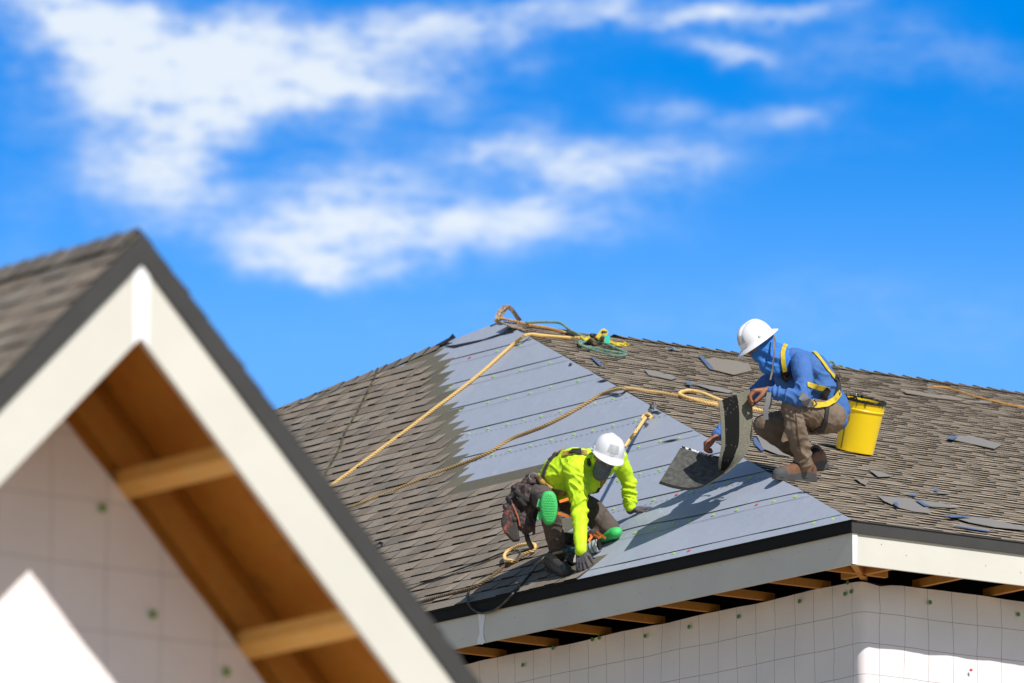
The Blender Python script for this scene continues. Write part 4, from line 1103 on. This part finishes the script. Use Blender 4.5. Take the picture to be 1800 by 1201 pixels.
tag(mb.build('cable', M['black'], smooth=True), 'black cable lying along the lower shingles left of the kneeling roofer', 'cable')

# peak anchor: bent steel hoop with straps
an = thing('roof_anchor', 'rusty bent steel anchor hoop standing on the roof peak', 'anchor', PK)
pkp = lambda px, py, d=0: W(px, py, PK.y+d)
def bar(name, pts, w_, t_, m, parent, nrm=CAMD):
    P = catmull(pts, .02); return ribbon(name, P, [V(nrm).normalized()]*len(P), w_, t_, m, parent)
bar('hoop', [pkp(872, 566, -.04), pkp(876, 552, -.03), pkp(883, 543, 0), pkp(891, 539, .02), pkp(899, 544, .05), pkp(908, 556, .10), pkp(914, 564, .14)], .034, .008, M['rust'], an)
bar('brace', [pkp(880, 562, -.02), pkp(884, 552, .02), pkp(890, 543, .03)], .022, .006, M['rust'], an, V((.5, -1, 0)))
bar('hoop', [pkp(874, 566, .10), pkp(878, 554, .09), pkp(885, 546, .08), pkp(893, 541, .06)], .02, .006, M['buckle'], an, V((-.4, -1, 0)))
mb = MB(); mb.prism([onB(880, 568, .012), onB(905, 572, .012), onB(925, 582, .012), onB(898, 576, .012)], nB*.006); mb.build('base_plate', M['rust'], an)
bar('webbing', [pkp(882, 560, -.04), pkp(876, 562, -.06), pkp(873, 567, -.04)], .03, .01, M['rope_old'], an)
# second anchor by the hip
an2 = thing('roof_anchor', 'grey steel anchor plate with webbing at the hip edge above the kneeling roofer', 'anchor', onA(1148, 718))
bar('strap', [onA(1139, 729, .03), onA(1144, 721, .05), onA(1150, 712, .05)], .062, .012, M['grey_web'], an2, nA)
bar('plate', [onA(1150, 716, .03), onA(1158, 713, .04), onA(1168, 712, .05)], .02, .006, M['rust'], an2, nB)
mb = MB()
mb.tube([onA(1143, 713, .06), onA(1150, 707, .09), onA(1160, 714, .06)], .006, 6); mb.build('wire_loop', M['rust'], an2)
# yellow webbing and clutter on the ridge slope
yw = thing('rope_grab', 'yellow webbing lanyard with black hooks heaped on the ridge', 'lanyard', onB(1050, 595))
bar('webbing', rB([(1020, 592), (1030, 596), (1040, 592), (1052, 592), (1062, 598), (1075, 602), (1085, 605), (1100, 607)], .05), .03, .008, M['yellow_web'], yw, V((.2, -1, .3)))
bar('webbing', rB([(1050, 594), (1056, 586), (1061, 581), (1066, 584), (1062, 590)], .09), .03, .008, M['yellow_web'], yw, V((.2, -1, .3)))
blob('hook', [(onB(1040, 590, .09), .018, onB(1048, 592, .06), .022)], M['black'], yw, .006, 0)
blob('hook', [(onB(1060, 585, .10), .016, onB(1066, 586, .08), .014)], M['black'], yw, .006, 0)
mb = MB(); mb.tube(rB([(1039, 597), (1046, 603)], .06), .016, 8); mb.build('shackle', M['rope_dark'], yw)
mb = MB(); mb.box(onB(1063, 603, .05), DB*.05, V((0, .02, 0)), UPZ*.06); mb.build('clip', M['teal'], yw)
bar('hook', rB([(1090, 605), (1100, 608), (1097, 602), (1105, 606)], .06), .012, .008, M['yellow_web'], yw, V((.2, -1, .3)))
blob('hook', [(onB(998, 588, .05), .022, onB(1012, 592, .05), .018)], M['blackcloth'], yw, .006, 0)

# ------------------------------------------------------------ BLUE-SHIRTED ROOFER
YB = onB(1400, 845).y
def K(px, py, d): return W(px, py, YB+d)
print('hand', tipR.y-Y0, wrR.y-Y0); print('depth check', Y0, YB, onA(1158, 850).y-YB, onB(1437, 826).y-YB)
fb = onB(1400, 842)
pb = thing('person', 'roofer in blue shirt and white hard hat squatting on the old shingles with yellow harness', 'person', fb)
dF = .42; hlN = sBp(1420, 845, .080)
pe = K(1458, 722, .20); ch = K(1420, 652, .08); nk = K(1378, 630, .03)
sN = K(1408, 638, -.08); eN = K(1408, 700, -.26); wN = K(1350, 686, -.22)
sF = K(1382, 645, .22); eF = K(1312, 706, .24); wF = K(1259, 768, .06)
knN = K(1394, 716, -.20); akN = W(1411, 804, hlN.y); hN = K(1450, 734, .08)
knF = K(1344, 748, .18); akF = K(1432, 800, dF); hF = K(1446, 736, .30)
hcB = K(1334, 604, -.02)
bf = V((-.66, -.45, -.60)); bu = V((-.46, -.16, .84))
hNp = hand_prims(wN+V((-.002, 0, 0)), V((-1, -.10, -.10)), V((-.25, .1, -1)), ((42, 48, 30), (46, 50, 30), (48, 50, 30), (50, 50, 30)), .05, 1.15, (.55, .35, .75), side=-1, rs=1.25)
hFp = hand_prims(wF, V((-.80, -.15, -.50)), V((.45, .1, -.90)), ((48, 55, 30), (55, 60, 35), (60, 60, 35), (62, 60, 35)), .05, 1.05, (.75, .45, .45), side=-1, rs=1.25)
limbs = [(pe, .11, K(1440, 690, .14), .105), (K(1440, 690, .14), .11, ch, .12), (ch, .10, nk, .055), (nk, .054, hcB, .06), (ch, .08, sN, .052), (ch, .085, sF, .052),
         (sN, .05, eN, .038), (eN, .038, wN, .027), (sF, .05, eF, .038), (eF, .038, wF, .027), (pe, .10, hN, .09), (hN, .08, knN, .055), (knN, .052, akN, .038),
         (pe, .10, hF, .09), (hF, .08, knF, .055), (knF, .05, akF, .036), (akN, .034, hlN, .03), (akF, .034, K(1438, 815, dF), .03)]
blob('body', limbs+hNp+hFp+head_prims(hcB, bf, bu), M['skin'], pb, .005, 1)
sp_ = [(K(1466, 722, .18), .115, K(1447, 690, .13), .130), (K(1447, 690, .13), .130, K(1425, 655, .08), .142), (K(1425, 655, .08), .135, K(1398, 636, .05), .10), (K(1400, 640, .05), .09, nk, .070),
       (K(1420, 650, .0), .10, sN, .078), (K(1405, 645, .1), .10, sF, .07), (sN, .078, K(1414, 670, -.2), .066), (K(1414, 670, -.2), .066, eN, .058),
       (eN, .060, K(1385, 697, -.26), .054), (K(1385, 697, -.26), .053, K(1358, 688, -.24), .040), (sF, .068, eF, .056), (eF, .055, K(1285, 740, .15), .046), (K(1285, 740, .15), .050, K(1262, 764, .08), .046),
       (K(1470, 725, .16), .09, K(1476, 742, .12), .055), (K(1398, 690, .12), .09, K(1430, 700, .1), .09), (K(1380, 665, .08), .08, K(1400, 680, .08), .09)]
shB = blob('shirt', sp_, M['blue'], pb, .0068, 3, folds(
    (K(1370, 690, -.27), .15, V((.9, 0, -.45)), .009, 18), (eN, .12, V((.75, 0, .65)), .008, 19), (K(1455, 690, .0), .15, V((.35, 0, .93)), .007, 14), (K(1275, 748, .1), .09, V((.65, 0, .75)), .007, 24), (K(1420, 665, -.1), .10, V((.6, 0, .8)), .005, 16), (K(1470, 728, .1), .10, V((.9, 0, .3)), .006, 18), base=.0035))
tpB = [(pe, .128, hN, .118), (K(1470, 730, .2), .10, K(1462, 736, .1), .10), (hN, .112, K(1420, 724, -.12), .092), (K(1420, 724, -.12), .092, knN, .080), (knN, .078, K(1399, 755, -.18), .070), (K(1399, 755, -.18), .070, K(1408, 788, -.10), .062), (K(1408, 788, -.10), .068, K(1412, 812, -.06), .062),
       (hF, .11, knF, .080), (knF, .076, K(1385, 782, .25), .066), (K(1385, 782, .25), .066, K(1428, 804, dF-.02), .060)]
trB = blob('trousers', tpB, M['tan'], pb, .0068, 3, folds(
    (knN, .13, V((.35, 0, .93)), .008, 17), (K(1408, 792, -.1), .10, V((-.1, 0, 1)), .012, 19), (K(1400, 750, -.2), .13, V((.95, 0, .2)), .005, 12), (K(1435, 735, -.02), .12, V((.8, 0, .6)), .007, 15), (K(1385, 780, .2), .14, V((.6, 0, .8)), .008, 13), base=.0045))
tb_ = None
def strapB(pix, w_, mt, off=.006, nm='harness_strap', tree=None): return ribbon_on(nm, tree or tb_, pix, w_, M[mt], pb, off)
# gaiter over face and neck, open at the eyes
bff = V(bf).normalized(); buu = V(bu); buu = (buu-bff*buu.dot(bff)).normalized(); bsd = bff.cross(buu)
BP = lambda a, b_, e: hcB+bff*a+bsd*b_+buu*e
gt = blob('neck_gaiter', [(BP(.030, 0, -.025), .078, BP(.045, 0, -.070), .060), (BP(.085, 0, -.028), .024, BP(.08, 0, -.07), .03), (BP(-.03, 0, -.01), .094, BP(-.01, 0, -.07), .088),
     (BP(.02, 0, -.09), .062, K(1352, 640, .0), .072), (K(1348, 625, .0), .085, K(1372, 640, -.02), .085), (K(1366, 620, .02), .07, K(1378, 630, .03), .074), (K(1345, 640, -.03), .045, K(1366, 650, -.06), .04)],
     M['gaiter'], pb, .006, 3, folds((K(1345, 630, -.08), .10, V((.25, 0, .97)), .011, 13), (K(1365, 625, -.05), .08, V((.97, 0, .2)), .009, 11), base=.004))
tb_ = bvh_of([shB, trB, gt])
strapB([(1399, 722), (1402, 745), (1404, 770), (1409, 795)], .006, 'tan', .001, 'seam')
strapB([(1398, 722), (1400, 745), (1402, 770), (1406, 795)], .004, 'brown', .001, 'seam')
blob('eye_slot', [(BP(.080, -.045, -.002), .020, BP(.080, .045, -.002), .020)], M['skin'], gt, .005, 1)
mb = MB(); mb.tube(catmull([BP(.02, -.085, .0), BP(.075, -.055, .004), BP(.098, 0, .002), BP(.075, .055, .004), BP(.02, .085, 0)], .01), .006, 6); mb.build('glasses', M['black'], pb)
helmet(hcB+buu*.030, bf, bu, pb, False, 1.03)
# chin strap hanging free
cs = [K(1361, 590, -.12), K(1361, 610, -.16), K(1360, 630, -.17), K(1358, 650, -.17), K(1354, 668, -.18)]
bar('chin_strap', cs, .011, .004, M['buckle'], pb)
bar('loose_strap', [K(1352, 690, -.30), K(1350, 705, -.31), K(1346, 722, -.31), K(1347, 738, -.30)], .032, .005, M['grey_web'], pb)
bar('loose_strap', [K(1352, 690, -.28), K(1356, 705, -.28), K(1352, 720, -.28)], .012, .004, M['dark_web'], pb)
# harness
strapB([(1382, 605), (1377, 618), (1377, 635), (1379, 652)], .030, 'yellow_web', .010)
strapB([(1378, 650), (1380, 664), (1386, 668)], .05, 'dark_web', .008)
strapB([(1420, 611), (1433, 622), (1446, 638), (1456, 652), (1467, 664)], .028, 'yellow_web', .006)
strapB([(1466, 662), (1472, 672), (1472, 685), (1470, 694)], .045, 'dark_web', .012)
strapB([(1418, 677), (1430, 679), (1445, 682), (1456, 684)], .036, 'yellow_web', .010)
strapB([(1456, 682), (1450, 692), (1448, 702)], .05, 'blackcloth', .012)
strapB([(1474, 690), (1466, 702), (1456, 711), (1444, 714), (1428, 712)], .040, 'yellow_web', .014)
strapB([(1407, 696), (1414, 702), (1424, 710)], .060, 'grey_web', .012)
strapB([(1452, 714), (1451, 730), (1448, 745), (1442, 758)], .044, 'dark_web', .010)
strapB([(1442, 750), (1432, 758), (1424, 757)], .044, 'dark_web', .008)
for (x, y, s_) in ((1426, 711, .026), (1470, 664, .02), (1384, 664, .018)):
    h_ = tb_.ray_cast(EYE, ray(x, y).normalized())
    if h_[0] is not None:
        c_ = h_[0]+h_[1]*.022; x_ = h_[1].orthogonal().normalized(); y_ = h_[1].cross(x_); mb = MB()
        q_ = [c_+x_*s_+y_*s_*.7, c_-x_*s_+y_*s_*.7, c_-x_*s_-y_*s_*.7, c_+x_*s_-y_*s_*.7]
        mb.tube(q_+[q_[0], q_[1]], .0055, 6); mb.build('buckle', M['buckle'], pb)
# boots
hb, tb2 = onB(1428, 846), onB(1361, 844); dq = (tb2-hb).normalized()
bA = boot_mesh(hb, tb2, nB, akN+UPZ*.0, M['boot'], M['sole'], pb, .053, .028)
sole_mesh('sole', hb-dq*.006, tb2+dq*.008, nB, M['sole'], bA, .057, .032)
hb, tb2 = K(1451, 823, dF), K(1398, 836, dF-.18); dq = (tb2-hb).normalized(); ub = V((.28, -.05, 1)).normalized()
bB2 = boot_mesh(hb, tb2, ub, akF+V((0, 0, .01)), M['boot'], M['sole'], pb, .053, .028)
sole_mesh('sole', hb-dq*.006, tb2+dq*.006, ub, M['sole'], bB2, .057, .032)

# shingle strip held between his hands
Qs = [(1158,850,-.02),(1185,858,-.06),(1215,861,-.10),(1248,850,-.15),(1282,828,-.19),(1308,803,-.20),(1320,775,-.18),(1323,735,-.16),(1322,705,-.14),(1318,684,-.14)]
Ps = [(1198,784,.16),(1222,791,.15),(1245,799,.10),(1270,806,.04),(1264,826,-.12),(1263,812,-.25),(1268,785,-.29),(1267,745,-.31),(1265,718,-.31),(1262,706,-.30)]
Pc = catmull([K(*p) for p in Ps], 1); Qc = catmull([K(*q) for q in Qs], 1)
def resample(pts, n):
    P = [V((a, b_, c_)) for a, b_, c_ in pts]; out = []
    m_ = len(P)-1
    PP = [P[0]*2-P[1]]+P+[P[-1]*2-P[-2]]
    for k in range(n+1):
        t = k/n*m_; i = min(int(t), m_-1); t -= i; a, b_, c_, d_ = PP[i], PP[i+1], PP[i+2], PP[i+3]
        out.append(.5*((2*b_)+(c_-a)*t+(2*a-5*b_+4*c_-d_)*t*t+(3*b_-a-3*c_+d_)*t**3))
    return [K(q.x, q.y, q.z) for q in out]
NL, NW = 150, 48; Pr, Qr = resample(Ps, NL), resample(Qs, NL); mb = MB(); gv = []
for i in range(NL+1):
    for j in range(NW+1):
        v = j/NW; bow = math.sin(math.pi*v)*(.03 if i > NL*.45 else .012)
        gv.append(Qr[i].lerp(Pr[i], v))
nrm = []
for i in range(NL+1):
    for j in range(NW+1):
        a = gv[min(i+1, NL)*(NW+1)+j]-gv[max(i-1, 0)*(NW+1)+j]; b_ = gv[i*(NW+1)+min(j+1, NW)]-gv[i*(NW+1)+max(j-1, 0)]
        n_ = a.cross(b_); n_ = n_.normalized() if n_.length > 1e-9 else CAMD
        nrm.append(n_)
gf = []; gc = []
for i in range(NL):
    for j in range(NW):
        t = i/NL; v = (j+.5)/NW; e = .025*noise.noise(V((t*9, 3, 1)))+.015*noise.noise(V((t*40, 3, 1)))
        c_ = (.17, .162, .125)
        if t > .42 and .42+e < v < .88+e: c_ = (.008, .008, .008) if noise.noise(V((t*160, v*70, 2))) < .58 else (.12, .12, .12)
        if t < .42: c_ = tuple(q*(1+.5*noise.noise(V((t*30, v*14, 3)))) for q in (.088, .088, .082))
        if v > .95 and t < .40: c_ = (.62, .62, .66) if noise.noise(V((t*50, v*30, 0))) > -.05 and t < .26 else (.02, .02, .025)
        if v < .06 and t < .3: c_ = (.02, .02, .02)
        gf.append((i*(NW+1)+j, (i+1)*(NW+1)+j, (i+1)*(NW+1)+j+1, i*(NW+1)+j+1)); gc.append(c_)
TH = .004
for f, c_ in zip(gf, gc): mb.f.append(list(f)); mb.c.append(c_); mb.m.append(0); mb.uv.append(None)
mb.v = list(gv)+[p-n_*TH for p, n_ in zip(gv, nrm)]; off = len(gv)
for f in gf: mb.f.append([off+q for q in f][::-1]); mb.c.append((.03, .03, .03)); mb.m.append(0); mb.uv.append(None)
def rim(idx):
    for a, b_ in zip(idx[:-1], idx[1:]): mb.f.append([a, b_, off+b_, off+a]); mb.c.append((.16, .14, .11)); mb.m.append(0); mb.uv.append(None)
rim([i*(NW+1) for i in range(NL+1)]); rim([i*(NW+1)+NW for i in range(NL+1)]); rim(list(range(NW+1))); rim([NL*(NW+1)+j for j in range(NW+1)])
st = mb.build('shingle_strip', M['shingle'], None, smooth=False)
tag(st, 'curled asphalt shingle strip held in both hands by the blue shirted roofer', 'shingle')

# bucket standing square on the right-hand slope
bc = onB(1501, 797)+nB*.014
bk = thing('bucket', 'bright yellow plastic bucket with black tar around its rim', 'bucket', bc)
up_ = nB; xb = DB; yb = up_.cross(xb).normalized(); BH = .375
def bring(r, z, n=96): return [bc+up_*z+(xb*math.cos(2*math.pi*i/n)+yb*math.sin(2*math.pi*i/n))*r for i in range(n)]
def lathe(prof, n=96):
    mb = MB(); v = []
    for r, z in prof: v += bring(r, z, n)
    f = []
    for k in range(len(prof)-1): f += [(k*n+i, k*n+(i+1) % n, (k+1)*n+(i+1) % n, (k+1)*n+i) for i in range(n)]
    return mb.add(v, f)
bot = .0
m1 = lathe([(.001, .012), (.128, .012), (.132, .003), (.136, .004), (.137, .012), (.149, BH-.10), (.1495, BH-.075), (.156, BH-.072), (.1565, BH-.066), (.153, BH-.060), (.154, BH-.012), (.158, BH-.010), (.158, BH), (.150, BH), (.147, BH-.10), (.130, .02), (.001, .02)])
m1.build('pail', M['bucket'], bk, smooth=False)
m2 = MB(); rn = random.Random(4)
for i in range(54):
    a = 2*math.pi*i/54+rn.uniform(-.05, .05); p = bc+up_*(BH-.002+rn.uniform(-.004, .012))+(xb*math.cos(a)+yb*math.sin(a))*.156
    q = bc+up_*(BH+rn.uniform(0, .010))+(xb*math.cos(a+.13)+yb*math.sin(a+.13))*.156; r_ = rn.uniform(.003, .0065)
    m2.tube([p, (p+q)/2+up_*rn.uniform(-.004, .004), q], [r_, r_*1.1, r_*.9], 7)
    if rn.random() < .28:
        dd_ = rn.uniform(.02, .05); m2.tube([p, p-up_*dd_*.6+(p-bc).normalized()*.002, p-up_*dd_+DA*.0], [r_*.6, r_*.35, .001], 5)
m2.build('tar_rim', M['tar'], bk)
lathe([(.150, BH-.002), (.1605, BH-.014), (.1615, BH-.004), (.159, BH+.007), (.150, BH+.006), (.150, BH-.002)]).build('tar_ring', M['tar'], bk)
m3 = lathe([(.001, BH-.03), (.146, BH-.03)]); m3.build('tar_fill', M['tar'], bk)
pth = [hit(1484, 706, bc, V((0, -1, 0))), ]
def onBk(px, py):                                     # a point on the front of the bucket
    r = ray(px, py).normalized(); best = None
    for k in range(600):
        p = EYE+r*((bc.y-.5-EYE.y)/r.y+k*.001); d_ = p-bc; z = d_.dot(up_); rr = (d_-up_*z).length
        if rr < .138+.018*max(0, min(1, z/BH))+.004: return p
    return EYE+r*(bc.y/r.y)
mb = MB(); mb.tube(catmull([onBk(x, y) for x, y in ((1492, 706), (1490, 715), (1487, 735), (1483, 760), (1478, 788))], .01), .003, 6); mb.build('cord', M['black'], bk)
m4 = MB()
for i in range(3):
    c_ = bc+up_*(BH+.012)+(xb*math.cos(3.6+i*.14)+yb*math.sin(3.6+i*.14))*.15
    m4.tube(catmull([c_+V((rn.uniform(-.02, .02), rn.uniform(-.02, .02), rn.uniform(-.01, .03))) for _ in range(4)], .01), .007, 6)
m4.build('rope_tangle', M['tar'], bk)

# torn shingle pieces on the right-hand slope
def z8(l): return [(1480+x/3.3375, 600+y/3.3375) for x, y in l]
def z2(l): return [(1140+x/3.532, 540+y/3.532) for x, y in l]
def z3(l): return [(760+x/4.5, 500+y/4.5) for x, y in l]
M['scrap'] = mat('torn_shingle_back', (.25, .232, .215), .9, .35, 60, .002, 90, col2=(.165, .155, .145))
M['scrap2'] = mat('torn_shingle_face', (.215, .185, .152), .95, .3, 120, .002, 200)
G = 'torn shingle pieces scattered on the right slope'
scr = [
 (z8([(355,290),(480,303),(720,338),(700,350),(560,335),(375,305)]), 'scrap2', None, 'long grey shingle strip with a bluish edge below the orange cord near the ridge'),
 (z8([(735,352),(790,350),(876,358),(872,366),(800,362)]), 'scrap', None, 'thin dark shingle sliver just under the orange cord at right'),
 (z8([(612,570),(660,555),(760,556),(940,606),(895,632),(760,603)]), 'scrap', [(612,570),(660,555),(680,560),(650,578)], 'grey blue torn shingle right of the bucket in the middle of the slope'),
 (z8([(157,755),(210,765),(300,790),(270,795),(213,797)]), 'scrap', None, 'small triangular grey scrap below the yellow bucket'),
 (z8([(70,800),(110,808),(162,818),(140,846),(110,832)]), 'scrap2', None, 'small brownish flake lower left of the triangular scrap'),
 (z8([(205,905),(250,910),(400,922),(440,935),(505,985),(520,1010),(420,1000),(335,978),(245,938)]), 'scrap', [(300,945),(325,945),(335,978),(312,962)], 'biggest grey torn shingle in the pile above the fascia corner'),
 (z8([(430,930),(560,945),(690,975),(640,978),(520,970)]), 'scrap', [(430,932),(455,934),(520,972),(480,965)], 'torn shingle with a blue left edge in the middle of the pile'),
 (z8([(345,895),(380,893),(440,900),(425,910)]), 'scrap', [(385,896),(440,900),(425,910)], 'small blue edged piece above the pile'),
 (z8([(490,878),(540,882),(640,890),(600,896),(520,890)]), 'scrap', [(520,853),(545,862),(570,880),(545,876)], 'thin piece with a raised blue tab higher up the slope than the pile'),
 (z8([(595,1018),(760,1030),(870,1042),(1085,1095),(1080,1110),(900,1092),(740,1062)]), 'scrap', [(600,1020),(700,1022),(760,1032),(640,1034)], 'long dark shingle at the right end of the pile with a blue upper edge'),
 (z8([(640,1080),(700,1074),(780,1088),(870,1106),(862,1118),(740,1100)]), 'scrap', [(660,1082),(860,1112),(862,1118),(740,1100)], 'lowest blue edged strip closest to the eave'),
 (z2([(330,330),(400,315),(490,330),(620,350),(640,395),(530,422),(380,385)]), 'scrap2', None, 'large flat grey shingle left of the blue roofer hard hat'),
 (z2([(308,303),(345,312),(405,385),(383,388)]), 'bluetint', None, 'narrow blue strip lying over the large flat grey shingle'),
 (z2([(-30,385),(40,400),(185,438),(140,452),(0,422)]), 'scrap', None, 'grey shingle piece above the tan rope near the hip edge'),
 (z2([(230,462),(300,478),(400,490),(525,520),(500,535),(380,512)]), 'scrap', [(230,462),(262,465),(268,485),(240,480)], 'grey strip with blue tip above the rope loop'),
 (z2([(110,258),(155,250),(205,268),(190,274)]), 'scrap', [(120,256),(155,251),(160,262)], 'small curled flake on the ridge line left of the blue roofer'),
 (z2([(648,808),(665,810),(720,888),(700,893),(655,850)]), 'bluetint', None, 'blue strip on the slope under the squatting roofer knee'),
 (z2([(672,800),(760,830),(870,885),(880,930),(800,915),(710,880)]), 'scrap', None, 'grey shingle piece on the slope behind the brown boots'),
 (z2([(1000,985),(1060,970),(1125,990),(1085,1008),(1040,1012)]), 'scrap', None, 'grey shingle scrap right under the heel of the rear boot'),
 (z3([(1250,575),(1275,580),(1345,635),(1325,646)]), 'bluetint', None, 'narrow blue streak of film below the green rope bundle'),
]
for i, (pl, mt, tip, lb) in enumerate(scr):
    rr = random.Random(i+50); b = MB(); lift = [rr.uniform(-.001, .008) for _ in pl]
    P = [onB(x, y, .012+l) for (x, y), l in zip(pl, lift)]
    o = b.prism(P, nB*.0025).build('torn_shingle', M[mt]); tag(o, lb, 'shingle', G)
    if tip:
        conv = z8 if pl[0][1] > 0 and tip[0][1] > 540 or (pl[0][0] > 1480 and tip[0][1] > 400 and pl[0][1] > 800) else (z8 if pl[0][0] > 1480 else z2)
        b = MB(); b.prism([onB(x, y, .012+.018) for x, y in conv(tip)], nB*.0012); b.build('blue_film', M['bluetint'], o)
